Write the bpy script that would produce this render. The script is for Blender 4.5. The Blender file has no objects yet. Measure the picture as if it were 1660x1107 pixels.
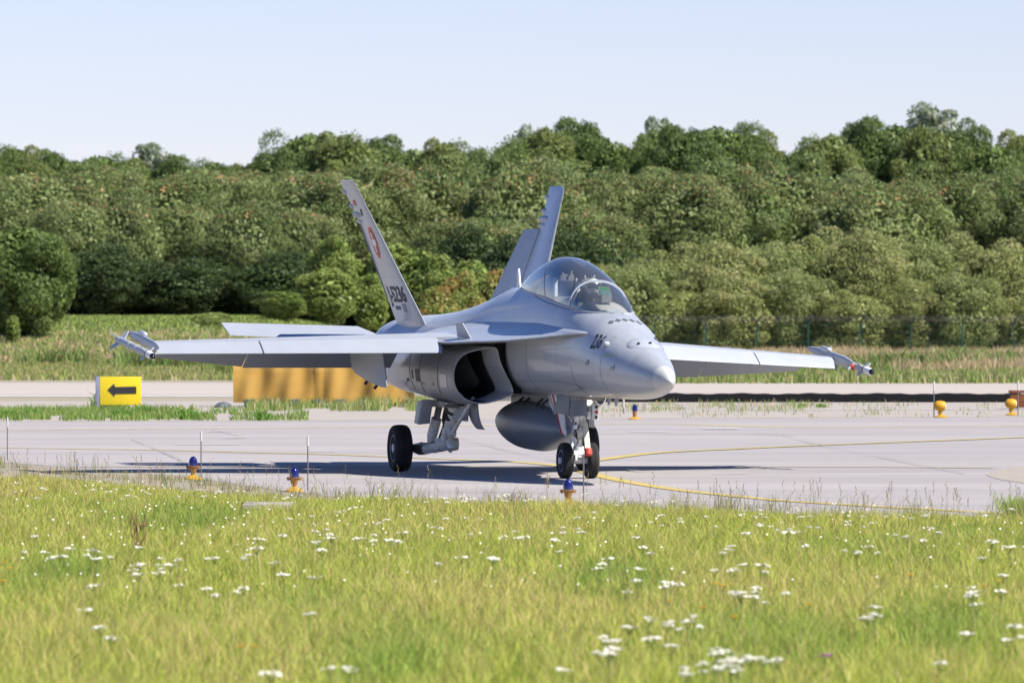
import bpy, bmesh, math, random
import numpy as np
from mathutils import Vector, Matrix
from mathutils.bvhtree import BVHTree
R = math.radians
C = bpy.context.scene.collection
SC = bpy.context.scene

# ---------------------------------------------------------------- camera, world, sun, exposure
F, CX, HZ, CH = 10827.0, 830.0, 508.8, 2.54          # focal length (px of a 1660 wide frame), horizon row, eye height
cd = bpy.data.cameras.new('camera'); cam = bpy.data.objects.new('camera', cd); C.objects.link(cam)
cam.location = (0, 0, CH)
cam.rotation_euler = (R(90), 0, 0)
cd.sensor_width = 36; cd.lens = 36 * F / 1660
cd.shift_y = (HZ - 553.5) / 1660
cd.clip_start = 1; cd.clip_end = 5000
cd.dof.use_dof = True; cd.dof.focus_distance = 105; cd.dof.aperture_fstop = 4.9
SC.camera = cam
SUN = Vector((0.80, -0.48, 1.0)).normalized()
elev = math.asin(SUN.z); azim = math.atan2(SUN.x, SUN.y)
w = bpy.data.worlds.new('World'); SC.world = w; w.use_nodes = True
nt = w.node_tree; bgn = nt.nodes['Background']
sky = nt.nodes.new('ShaderNodeTexSky'); sky.sky_type = 'NISHITA'; sky.sun_disc = False
sky.sun_elevation = elev; sky.sun_rotation = azim
sky.air_density = 1.0; sky.dust_density = 0.0; sky.ozone_density = 5.0; sky.altitude = 1500
tintn = nt.nodes.new('ShaderNodeMix'); tintn.data_type = 'RGBA'; tintn.blend_type = 'MULTIPLY'; tintn.inputs[0].default_value = 1
tintn.inputs[7].default_value = (1.05, .875, .96, 1)
nt.links.new(sky.outputs[0], tintn.inputs[6])
tcw = nt.nodes.new('ShaderNodeTexCoord'); sxyz = nt.nodes.new('ShaderNodeSeparateXYZ'); mrw = nt.nodes.new('ShaderNodeMapRange'); mrw.interpolation_type = 'SMOOTHSTEP'
mrw.inputs[1].default_value = 0.03; mrw.inputs[2].default_value = 0.42
nt.links.new(tcw.outputs['Generated'], sxyz.inputs[0]); nt.links.new(sxyz.outputs[2], mrw.inputs[0])
deep = nt.nodes.new('ShaderNodeMix'); deep.data_type = 'RGBA'; deep.inputs[6].default_value = (1, 1, 1, 1); deep.inputs[7].default_value = (.46, .80, 1.12, 1)   # clearer, bluer air overhead
nt.links.new(mrw.outputs[0], deep.inputs[0]); dm_ = nt.nodes.new('ShaderNodeMix'); dm_.data_type = 'RGBA'; dm_.blend_type = 'MULTIPLY'; dm_.inputs[0].default_value = 1
nt.links.new(tintn.outputs[2], dm_.inputs[6]); nt.links.new(deep.outputs[2], dm_.inputs[7])
mrh = nt.nodes.new('ShaderNodeMapRange'); mrh.inputs[1].default_value = 0.0; mrh.inputs[2].default_value = 0.055; nt.links.new(sxyz.outputs[2], mrh.inputs[0])
low = nt.nodes.new('ShaderNodeMix'); low.data_type = 'RGBA'; low.inputs[6].default_value = (.86, .92, 1.0, 1); low.inputs[7].default_value = (1.06, 1.03, 1.0, 1); nt.links.new(mrh.outputs[0], low.inputs[0])   # thin haze evens the sky near the horizon
dh_ = nt.nodes.new('ShaderNodeMix'); dh_.data_type = 'RGBA'; dh_.blend_type = 'MULTIPLY'; dh_.inputs[0].default_value = 1; nt.links.new(dm_.outputs[2], dh_.inputs[6]); nt.links.new(low.outputs[2], dh_.inputs[7])
nt.links.new(dh_.outputs[2], bgn.inputs[0]); bgn.inputs[1].default_value = 0.077
sl = bpy.data.lights.new('sun', 'SUN'); sl.energy = 5.0; sl.angle = R(0.5); sl.color = (1.0, 0.94, 0.84)
so = bpy.data.objects.new('sun', sl); C.objects.link(so); so.location = (60, -20, 80)
so.rotation_euler = (-SUN).to_track_quat('-Z', 'Y').to_euler()
SC.view_settings.view_transform = 'Standard'; SC.view_settings.look = 'None'
SC.view_settings.exposure = 0.85; SC.view_settings.gamma = 1
SC.cycles.max_bounces = 6; SC.cycles.transparent_max_bounces = 12

def GD(v): return F * CH / (v - HZ)                    # distance of the flat ground seen at row v
def GP(u, v, z=0.0):
    D = F * (CH - z) / (v - HZ); return Vector(((u - CX) * D / F, D, z))
def AT(u, v, D): return Vector(((u - CX) * D / F, D, CH - (v - HZ) * D / F))

# ---------------------------------------------------------------- materials
def mat(name, col, rough=0.6, metal=0.0, spec=0.5, noise=None, bump=None, coat=0.0, emit=None, trans=None):
    m = bpy.data.materials.new(name); m.use_nodes = True
    t = m.node_tree; b = t.nodes['Principled BSDF']
    b.inputs['Base Color'].default_value = (*col, 1); b.inputs['Roughness'].default_value = rough
    b.inputs['Metallic'].default_value = metal; b.inputs['Specular IOR Level'].default_value = spec
    b.inputs['Coat Weight'].default_value = coat
    if emit: b.inputs['Emission Color'].default_value = (*emit[0], 1); b.inputs['Emission Strength'].default_value = emit[1]
    tc = t.nodes.new('ShaderNodeTexCoord')
    prev = None
    for (sc, amt, col2) in (noise or []):
        mp = t.nodes.new('ShaderNodeMapping'); mp.inputs['Scale'].default_value = sc
        t.links.new(tc.outputs['Object'], mp.inputs[0])
        n = t.nodes.new('ShaderNodeTexNoise'); n.inputs['Scale'].default_value = 1; n.inputs['Detail'].default_value = 5
        t.links.new(mp.outputs[0], n.inputs[0])
        rp = t.nodes.new('ShaderNodeMapRange'); rp.inputs[1].default_value = 0.38; rp.inputs[2].default_value = 0.68
        rp.inputs[3].default_value = 0; rp.inputs[4].default_value = amt
        t.links.new(n.outputs[0], rp.inputs[0])
        mx = t.nodes.new('ShaderNodeMix'); mx.data_type = 'RGBA'
        t.links.new(rp.outputs[0], mx.inputs[0])
        if prev is None: mx.inputs[6].default_value = (*col, 1)
        else: t.links.new(prev, mx.inputs[6])
        mx.inputs[7].default_value = (*col2, 1)
        prev = mx.outputs[2]
    if name in ('jet_paint', 'jet_paint_side'):   # thin irregular panel joints and a few touched-up panels
        cx = t.nodes.new('ShaderNodeSeparateXYZ'); t.links.new(tc.outputs['Object'], cx.inputs[0])
        ad = t.nodes.new('ShaderNodeMath'); ad.operation = 'ADD'; t.links.new(cx.outputs[1], ad.inputs[0]); t.links.new(cx.outputs[2], ad.inputs[1])
        cb = t.nodes.new('ShaderNodeCombineXYZ'); t.links.new(cx.outputs[0], cb.inputs[0]); t.links.new(ad.outputs[0], cb.inputs[1])
        br = t.nodes.new('ShaderNodeTexBrick'); br.offset = .37; br.squash = .62; br.squash_frequency = 3; br.inputs['Scale'].default_value = 1; br.inputs['Mortar Size'].default_value = .0045; br.inputs['Mortar Smooth'].default_value = .4
        br.inputs['Brick Width'].default_value = 1.13; br.inputs['Row Height'].default_value = .47; br.inputs['Bias'].default_value = -.2
        br.inputs['Color1'].default_value = (1, 1, 1, 1); br.inputs['Color2'].default_value = (.86, .87, .88, 1); br.inputs['Mortar'].default_value = (.52, .53, .56, 1)
        t.links.new(cb.outputs[0], br.inputs[0]); mb_ = t.nodes.new('ShaderNodeMix'); mb_.data_type = 'RGBA'; mb_.blend_type = 'MULTIPLY'; mb_.inputs[0].default_value = .8
        t.links.new(prev, mb_.inputs[6]); t.links.new(br.outputs[0], mb_.inputs[7]); prev = mb_.outputs[2]
    if prev is not None: t.links.new(prev, b.inputs['Base Color'])
    if bump:
        n = t.nodes.new('ShaderNodeTexNoise'); n.inputs['Scale'].default_value = bump[0]; n.inputs['Detail'].default_value = 6
        t.links.new(tc.outputs['Object'], n.inputs[0])
        bp = t.nodes.new('ShaderNodeBump'); bp.inputs['Strength'].default_value = bump[1]; bp.inputs['Distance'].default_value = bump[2]
        t.links.new(n.outputs[0], bp.inputs['Height']); t.links.new(bp.outputs[0], b.inputs['Normal'])
    return m

def leafmat(name, trans=0.35, rough=0.55, spec=0.3):
    """foliage: colour comes from each leaf's own colour attribute"""
    m = bpy.data.materials.new(name); m.use_nodes = True
    t = m.node_tree; b = t.nodes['Principled BSDF']; out = t.nodes['Material Output']
    a = t.nodes.new('ShaderNodeAttribute'); a.attribute_name = 'tint'
    t.links.new(a.outputs['Color'], b.inputs['Base Color'])
    b.inputs['Roughness'].default_value = rough; b.inputs['Specular IOR Level'].default_value = spec
    tr = t.nodes.new('ShaderNodeBsdfTranslucent'); t.links.new(a.outputs['Color'], tr.inputs[0])
    mx = t.nodes.new('ShaderNodeMixShader'); mx.inputs[0].default_value = trans
    t.links.new(b.outputs[0], mx.inputs[1]); t.links.new(tr.outputs[0], mx.inputs[2]); t.links.new(mx.outputs[0], out.inputs[0])
    return m

M = {}
G1, G2 = (0.395, 0.415, 0.445), (0.32, 0.34, 0.37)
M['paint'] = mat('jet_paint', G1, 0.32, 0.0, 0.5, [((0.5, 2.2, 2.2), 0.45, G2), ((7, 7, 1.2), 0.20, (0.22, 0.23, 0.25)), ((1.3, 9, 9), 0.25, (0.42, 0.45, 0.49))], coat=0.25)
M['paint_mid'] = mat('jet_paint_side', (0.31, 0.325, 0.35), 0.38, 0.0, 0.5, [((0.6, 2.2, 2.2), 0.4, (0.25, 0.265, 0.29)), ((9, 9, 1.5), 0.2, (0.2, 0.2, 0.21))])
M['paint_light'] = mat('jet_paint_light', (0.345, 0.37, 0.415), 0.45, 0, 0.4, [((0.8, 3, 3), 0.5, (0.31, 0.335, 0.38))])
M['radome'] = mat('radome_cap', (0.46, 0.46, 0.45), 0.45)
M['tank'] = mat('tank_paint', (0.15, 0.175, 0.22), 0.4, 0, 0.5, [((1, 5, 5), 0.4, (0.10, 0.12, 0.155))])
M['dark'] = mat('duct_dark', (0.012, 0.012, 0.013), 0.7)
M['seam'] = mat('seam', (0.09, 0.10, 0.12), 0.7)
M['black'] = mat('marking_black', (0.02, 0.021, 0.025), 0.6)
M['gearwhite'] = mat('gear_white', (0.76, 0.77, 0.76), 0.4, 0, 0.5, [((14, 14, 14), 0.5, (0.42, 0.41, 0.39))])
M['bay'] = mat('bay_primer', (0.33, 0.33, 0.31), 0.6, 0, 0.4, [((5, 5, 5), 0.9, (0.10, 0.10, 0.10))])
M['steel'] = mat('steel', (0.45, 0.45, 0.46), 0.3, 0.9)
M['hose'] = mat('hose', (0.03, 0.03, 0.03), 0.5)
M['tyre'] = mat('tyre_rubber', (0.022, 0.022, 0.023), 0.8, 0, 0.3, [((8, 8, 8), 0.5, (0.045, 0.043, 0.04))])
M['hub'] = mat('wheel_hub', (0.42, 0.46, 0.52), 0.4, 0.2)
M['red'] = mat('marking_red', (0.52, 0.045, 0.03), 0.5)
M['white'] = mat('marking_white', (0.8, 0.8, 0.8), 0.5)
M['nozzle'] = mat('nozzle_metal', (0.12, 0.11, 0.10), 0.4, 0.8)
M['bar'] = mat('launch_bar', (0.62, 0.60, 0.45), 0.5)
M['lamp_on'] = mat('lamp_lit', (1, 1, 1), 0.3, emit=((1.0, 0.86, 0.66), 5))
M['cockpit'] = mat('cockpit_dark', (0.03, 0.032, 0.035), 0.7)
M['seatgrey'] = mat('seat_grey', (0.13, 0.125, 0.12), 0.6)
M['suit'] = mat('flight_suit', (0.07, 0.085, 0.06), 0.8)
M['skin'] = mat('skin', (0.55, 0.33, 0.24), 0.55)
M['helmet'] = mat('helmet_white', (0.72, 0.73, 0.74), 0.25, coat=0.5)
M['visor'] = mat('visor', (0.01, 0.01, 0.012), 0.08)
M['hudgreen'] = mat('hud_glass', (0.04, 0.11, 0.07), 0.2)
M['frost'] = mat('seeker_black', (0.01, 0.01, 0.01), 0.15)
def glassmat():
    m = bpy.data.materials.new('canopy_glass'); m.use_nodes = True
    t = m.node_tree; t.nodes.remove(t.nodes['Principled BSDF']); out = t.nodes['Material Output']
    tr = t.nodes.new('ShaderNodeBsdfTransparent'); tr.inputs[0].default_value = (0.93, 0.96, 0.97, 1)
    gl = t.nodes.new('ShaderNodeBsdfGlossy'); gl.inputs['Roughness'].default_value = 0.03; gl.inputs['Color'].default_value = (0.9, 0.95, 1, 1)
    lw = t.nodes.new('ShaderNodeFresnel'); lw.inputs['IOR'].default_value = 1.8
    mx = t.nodes.new('ShaderNodeMixShader')
    t.links.new(lw.outputs[0], mx.inputs[0]); t.links.new(tr.outputs[0], mx.inputs[1]); t.links.new(gl.outputs[0], mx.inputs[2])
    df = t.nodes.new('ShaderNodeBsdfDiffuse'); df.inputs[0].default_value = (.72, .80, .88, 1); m2 = t.nodes.new('ShaderNodeMixShader'); m2.inputs[0].default_value = .055
    t.links.new(mx.outputs[0], m2.inputs[1]); t.links.new(df.outputs[0], m2.inputs[2])
    t.links.new(m2.outputs[0], out.inputs[0]); return m
M['glass'] = glassmat()

# ---------------------------------------------------------------- mesh helpers
def tag(o, label=None, cat=None, group=None, kind=None):
    if label: o['label'] = label
    if cat: o['category'] = cat
    if group: o['group'] = group
    if kind: o['kind'] = kind
    return o
def empty(name, loc=(0, 0, 0), rz=0.0):
    o = bpy.data.objects.new(name, None); C.objects.link(o); o.location = loc; o.rotation_euler = (0, 0, rz)
    o.empty_display_size = 0.3; return o
def copy_tree(o, parent=None):
    c = o.copy(); C.objects.link(c); c.parent = parent
    for k in ('label', 'category'):
        if parent is None and k in c: pass
    for ch in [x for x in o.children]: copy_tree(ch, c)
    return c
def unit(v): return v.normalized() if v.length > 1e-9 else Vector((0, 0, 1))
class MB:
    def __init__(s): s.v = []; s.f = []; s.m = []; s.mats = []
    def mi(s, m):
        if m not in s.mats: s.mats.append(m)
        return s.mats.index(m)
    def add(s, vs, fs, m):
        b = len(s.v); k = s.mi(m); s.v += [tuple(v) for v in vs]
        for f in fs: s.f.append([i + b for i in f]); s.m.append(k)
        return s
    def grid(s, rows, m, closed=True, cap0=True, cap1=True, mf=None):
        n = len(rows[0]); vs = [p for r in rows for p in r]; fs = []; ms = []
        for i in range(len(rows) - 1):
            for j in range(n if closed else n - 1):
                k = (j + 1) % n
                fs.append([i * n + j, i * n + k, (i + 1) * n + k, (i + 1) * n + j]); ms.append(mf(i, j) if mf else m)
        b = len(s.v); s.v += [tuple(v) for v in vs]
        for f, mm in zip(fs, ms): s.f.append([q + b for q in f]); s.m.append(s.mi(mm))
        if closed and cap0: s.f.append([b + j for j in range(n)][::-1]); s.m.append(s.mi(m))
        if closed and cap1: s.f.append([b + (len(rows) - 1) * n + j for j in range(n)]); s.m.append(s.mi(m))
        return s
    def box(s, c, d, m, rot=None, taper=(1, 1)):
        c = Vector(c); vs = []
        for z in (-1, 1):
            k = taper if z > 0 else (1, 1)
            for x, y in ((-1, -1), (1, -1), (1, 1), (-1, 1)):
                p = Vector((x * d[0] / 2 * k[0], y * d[1] / 2 * k[1], z * d[2] / 2))
                if rot is not None: p = rot @ p
                vs.append(c + p)
        return s.add(vs, [(3, 2, 1, 0), (4, 5, 6, 7), (0, 1, 5, 4), (1, 2, 6, 5), (2, 3, 7, 6), (3, 0, 4, 7)], m)
    def tube(s, pts, rad, m, n=12, caps=True):
        pts = [Vector(p) for p in pts]
        if not hasattr(rad, '__len__'): rad = [rad] * len(pts)
        rows = []; up = None
        for i, p in enumerate(pts):
            d = unit(pts[min(i + 1, len(pts) - 1)] - pts[max(i - 1, 0)])
            if up is None: up = Vector((0, 0, 1)) if abs(d.z) < 0.9 else Vector((1, 0, 0))
            a = unit(d.cross(up)); b = unit(a.cross(d)); up = b
            rows.append([p + (a * math.cos(t) + b * math.sin(t)) * rad[i] for t in [2 * math.pi * k / n for k in range(n)]])
        return s.grid(rows, m, True, caps, caps)
    def lathe(s, o, axis, prof, m, n=32, mf=None):
        """prof: list of (distance along the axis, radius)"""
        o = Vector(o); ax = unit(Vector(axis)); up = Vector((0, 0, 1)) if abs(ax.z) < 0.9 else Vector((1, 0, 0))
        a = unit(ax.cross(up)); b = unit(a.cross(ax)); rows = []
        for (h, r) in prof: rows.append([o + ax * h + (a * math.cos(t) + b * math.sin(t)) * max(r, 1e-4) for t in [2 * math.pi * k / n for k in range(n)]])
        return s.grid(rows, m, True, True, True, mf)
    def plate(s, loop, th, m):
        """polygon loop (list of points) thickened by the vector th, centred"""
        n = len(loop); th = Vector(th) / 2; vs = [Vector(p) - th for p in loop] + [Vector(p) + th for p in loop]
        fs = [list(range(n))[::-1], list(range(n, 2 * n))] + [[i, (i + 1) % n, n + (i + 1) % n, n + i] for i in range(n)]
        return s.add(vs, fs, m)
    def build(s, name, parent=None, smooth=True, ang=35, fix=True, bevel=0, tf=None, weld=0):
        me = bpy.data.meshes.new(name)
        vs = [tf(*v) for v in s.v] if tf else s.v
        me.from_pydata(vs, [], s.f)
        for m in s.mats: me.materials.append(m)
        me.polygons.foreach_set('material_index', s.m)
        bm = bmesh.new(); bm.from_mesh(me)
        if weld: bmesh.ops.remove_doubles(bm, verts=bm.verts, dist=weld)
        if fix: bmesh.ops.recalc_face_normals(bm, faces=bm.faces)
        if bevel:
            es = [e for e in bm.edges if len(e.link_faces) == 2 and e.calc_face_angle(0) > R(40)]
            bmesh.ops.bevel(bm, geom=es, offset=bevel, segments=2, affect='EDGES', clamp_overlap=True, profile=0.6)
        if smooth:
            for f in bm.faces: f.smooth = True
            for e in bm.edges:
                if len(e.link_faces) == 2 and e.calc_face_angle(0) > R(ang): e.smooth = False
        bm.to_mesh(me); bm.free(); me.update()
        o = bpy.data.objects.new(name, me); C.objects.link(o)
        if parent: o.parent = parent
        return o
def npmesh(name, V, quads=None, tris=None, tint=None, mats=(), smooth=False, parent=None):
    """fast mesh from numpy arrays; tint is one colour per vertex"""
    me = bpy.data.meshes.new(name); V = np.asarray(V, np.float32)
    nq = 0 if quads is None else len(quads); ntr = 0 if tris is None else len(tris)
    me.vertices.add(len(V)); me.vertices.foreach_set('co', V.ravel())
    loops = np.concatenate([x.ravel() for x in (quads, tris) if x is not None and len(x)]).astype(np.int32)
    starts = np.concatenate([np.arange(nq) * 4, nq * 4 + np.arange(ntr) * 3]).astype(np.int32)
    me.loops.add(len(loops)); me.loops.foreach_set('vertex_index', loops)
    me.polygons.add(nq + ntr); me.polygons.foreach_set('loop_start', starts)
    if tint is not None:
        a = me.attributes.new('tint', 'FLOAT_COLOR', 'POINT')
        a.data.foreach_set('color', np.concatenate([tint, np.ones((len(V), 1))], 1).astype(np.float32).ravel())
    for m in mats: me.materials.append(m)
    me.update(calc_edges=True); me.validate()
    if smooth: me.polygons.foreach_set('use_smooth', np.ones(nq + ntr, bool))
    o = bpy.data.objects.new(name, me); C.objects.link(o)
    if parent: o.parent = parent
    return o

_mat = mat; KE = .8
def mat(name, col, rough=0.6, metal=0.0, spec=0.5, noise=None, **k):
    sc_ = lambda c: tuple(x * KE for x in c)
    return _mat(name, sc_(col), rough, metal, spec, [(a, b, sc_(c)) for a, b, c in (noise or [])], **k)
# ================================================================ GROUND AND PAVING
def ground_mat():
    m = mat('dry_ground', (.36, .315, .26), .95, 0, .2, [((.35, .12, 1), .6, (.27, .24, .18)), ((2.5, .8, 1), .45, (.44, .40, .345)), ((.05, .02, 1), .5, (.30, .285, .17))]); return m
def bank(x, y):
    """height of the land: flat airfield, a grassy bank far off on the left"""
    u = CX + x * F / max(y, 1)
    a = min(max((y - 318) / 62, 0), 1); a = a * a * (3 - 2 * a)
    b = min(max((820 - u) / 420, 0), 1); b = b * b * (3 - 2 * b)
    return 2.25 * a * b
g = MB(); ys = [-40, 40, 80, 120, 160, 200, 240, 280, 300] + list(range(310, 400, 6)) + [420, 460, 520, 700, 1200, 3000]
xs_ = [-900, -300, -120, -80] + list(range(-60, 64, 4)) + [80, 120, 300, 900]
g.grid([[(x, y, bank(x, y) - (0.0 if y < 1000 else 0)) for x in xs_] for y in ys], ground_mat(), False)
tag(g.build('ground', fix=False, ang=180), kind='structure')
def asphalt(name, c0, c1, c2):
    return mat(name, c0, .82, 0, .35, [((.10, 1.1, 1), .75, c1), ((.03, .25, 1), .6, c2), ((.6, 6, 1), .3, c1), ((14, 14, 14), .25, c2)], bump=(60, .25, .01))
def sheet(name, pts, z, m, kind='structure'):
    g = MB(); g.add([(p[0], p[1], z) for p in pts], [range(len(pts))], m); o = g.build(name, smooth=False, fix=False)
    if o.data.polygons[0].normal.z < 0: o.data.flip_normals()
    return tag(o, kind=kind)
TAXI = [(-900, 735), (-200, 737), (0, 749), (100, 757), (300, 773), (460, 796), (600, 812), (900, 824), (1300, 838), (1640, 848), (1900, 852), (2600, 860)]
npts = [GP(u, v) for u, v in TAXI]
fpts = [GP(u, v) for u, v in ((2600, 676), (1660, 676.5), (1300, 678), (900, 680), (500, 683), (0, 684), (-900, 684))]
sheet('taxiway', npts + fpts, .004, asphalt('taxiway_asphalt', (.41, .38, .375), (.27, .26, .265), (.50, .46, .44)))
sheet('runway', [(-150, 236 + 17), (-150, 209), (150, 209), (150, 238)], .004, asphalt('far_concrete', (.50, .435, .385), (.44, .385, .34), (.55, .49, .44)))
ym = mat('yellow_marking', (.62, .46, .07), .7, 0, .3, [((.8, 6, 1), .75, (.46, .42, .30)), ((5, 5, 1), .4, (.5, .40, .13))])
ym2 = mat('worn_yellow_marking', (.52, .44, .22), .7, 0, .3, [((.5, 5, 1), .8, (.41, .38, .35)), ((6, 6, 1), .4, (.42, .38, .30))])
wm = mat('white_marking', (.70, .68, .66), .7, 0, .3, [((1, 4, 1), .5, (.5, .48, .46))])
def smooth_line(pts, n=8):
    out = []
    for i in range(len(pts) - 1):
        p = [np.array(pts[min(max(i + q, 0), len(pts) - 1)], float) for q in (-1, 0, 1, 2)]
        for k in range(n):
            t = k / n; out.append(.5 * ((2 * p[1]) + (-p[0] + p[2]) * t + (2*p[0] - 5*p[1] + 4*p[2] - p[3]) * t*t + (-p[0] + 3*p[1] - 3*p[2] + p[3]) * t**3))
    out.append(np.array(pts[-1], float)); return out
def stripe(name, px, wid, m, z, jit=0.0):
    pts = [Vector((p[0], p[1], 0)) for p in smooth_line([tuple(GP(u, v))[:2] for u, v in px])]; rows = []; rg = random.Random(len(px))
    for i, p in enumerate(pts):
        d = unit(pts[min(i + 1, len(pts) - 1)] - pts[max(i - 1, 0)]); n = Vector((-d.y, d.x, 0)); k = wid / 2 * (1 + jit * rg.uniform(-1, 1))
        rows.append([(p + n * k)[:2] + (z,), (p - n * k)[:2] + (z,)])
    g = MB(); g.grid(rows, m, False); return tag(g.build(name, smooth=False, fix=False), kind='structure')
stripe('taxiway_edge_line', [(-100, 698), (200, 696), (400, 694.5), (700, 691), (1060, 687), (1280, 692.8), (1460, 692), (1760, 690)], 1.0, ym2, .008)
stripe('taxiway_centre_line', [(-100, 724), (0, 726.3), (240, 730), (400, 734), (520, 737), (650, 741.7), (761, 746.5), (828, 749), (900, 755), (935, 762), (969, 771), (1011, 780.5), (1101, 795), (1252, 811), (1280, 813.3), (1470, 824.5), (1648, 834), (1760, 839)], .25, ym, .012)
stripe('taxiway_branch_line', [(935, 751), (977, 745.6), (1062, 735), (1180, 729), (1300, 723.6), (1470, 717), (1660, 709.6), (1800, 703)], .28, ym, .016)
stripe('taxiway_cross_line', [(130, 757.8), (400, 757.4), (668, 757), (950, 757.5), (1300, 757.8), (1450, 758), (1613, 759.5)], .3, ym2, .020)
for px, w_ in (([(285, 721.5), (390, 721.2)], .25), ([(365, 711), (398, 710.6)], .3), ([(345, 700), (362, 700.4)], .5), ([(500, 732.6), (545, 732.6)], .2), ([(1142, 696.2), (1198, 696)], .6), ([(1155, 769), (1212, 769)], .14), ([(1020, 701), (1085, 700.6)], .25), ([(1560, 833), (1650, 834.2)], .10)):
    stripe('worn_paint_dash', px, w_, wm, .024)
for px in ([(213, 713), (255, 730), (300, 750)], [(345, 697), (397, 711)], [(739, 710), (820, 731), (900, 749), (912, 757)], [(1270, 707), (1330, 723), (1450, 747), (1565, 769.5)], [(1384, 792), (1470, 792.6), (1560, 793.4), (1660, 794)], [(0, 757), (60, 758.5), (140, 758)], [(1000, 762), (1120, 768), (1500, 764)], [(540, 800), (700, 797), (900, 800)], [(1060, 706), (1200, 704), (1290, 708)]):
    stripe('paving_crack', px, .016 if len(px) < 3 or px[1][1] - px[0][1] > 8 else .06, mat('crack', (.25, .235, .23), .9) if 'crack' not in bpy.data.materials else bpy.data.materials['crack'], .028, .6)
sheet('gravel_patch', [GP(*p)[:2] for p in ((1598, 770), (1607, 765), (1622, 762), (1650, 757), (1720, 752), (1900, 752), (1900, 792), (1700, 790), (1655, 783), (1622, 778), (1606, 774))], .009, mat('gravel', (.40, .35, .30), .95, 0, .2, [((4, 1.5, 1), .6, (.27, .24, .20)), ((16, 6, 1), .5, (.5, .46, .42))]))
sheet('gravel_shoulder', [GP(*p)[:2] for p in ((-900, 652), (380, 650), (960, 652), (2600, 653), (2600, 675.5), (1660, 675.5), (1300, 677), (900, 679), (500, 682), (0, 683), (-900, 683))], .002, mat('shoulder', (.43, .385, .35), .95, 0, .2, [((.4, .8, 1), .7, (.35, .32, .27)), ((3, 3, 1), .5, (.48, .44, .40))]))
sheet('white_edge_line', [(-60, 204.6), (GP(380, 642)[0], 204.6), (GP(380, 642)[0], 207.4), (-60, 207.4)], .012, wm)
sheet('pale_joint_line', [(GP(1100, 664)[0], 176.3), (30, 176.3), (30, 176.9), (GP(1150, 664)[0], 176.9)], .012, wm)

# ================================================================ VEGETATION
rs_ = np.random.RandomState
def vnoise(x, y, seed=0):
    """smooth value noise on arrays"""
    xi = np.floor(x).astype(int); yi = np.floor(y).astype(int); fx = x - xi; fy = y - yi; fx = fx*fx*(3-2*fx); fy = fy*fy*(3-2*fy)
    def hsh(a, b): 
        n = (a * 374761393 + b * 668265263 + seed * 974634777) & 0xffffffff; n = ((n ^ (n >> 13)) * 1274126177) & 0xffffffff; return ((n ^ (n >> 16)) & 0xffff) / 65535.0
    return (hsh(xi, yi) * (1-fx) + hsh(xi+1, yi) * fx) * (1-fy) + (hsh(xi, yi+1) * (1-fx) + hsh(xi+1, yi+1) * fx) * fy
def unitv(a): return a / np.maximum(np.linalg.norm(a, axis=1, keepdims=True), 1e-9)
LEAF = leafmat('leaves', .30, .5, .3); GRASS = leafmat('grass_blades', .48, .6, .2); BARK = mat('bark', (.07, .056, .042), .9, 0, .2, [((3, 3, 12), .6, (.04, .034, .028))])
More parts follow.
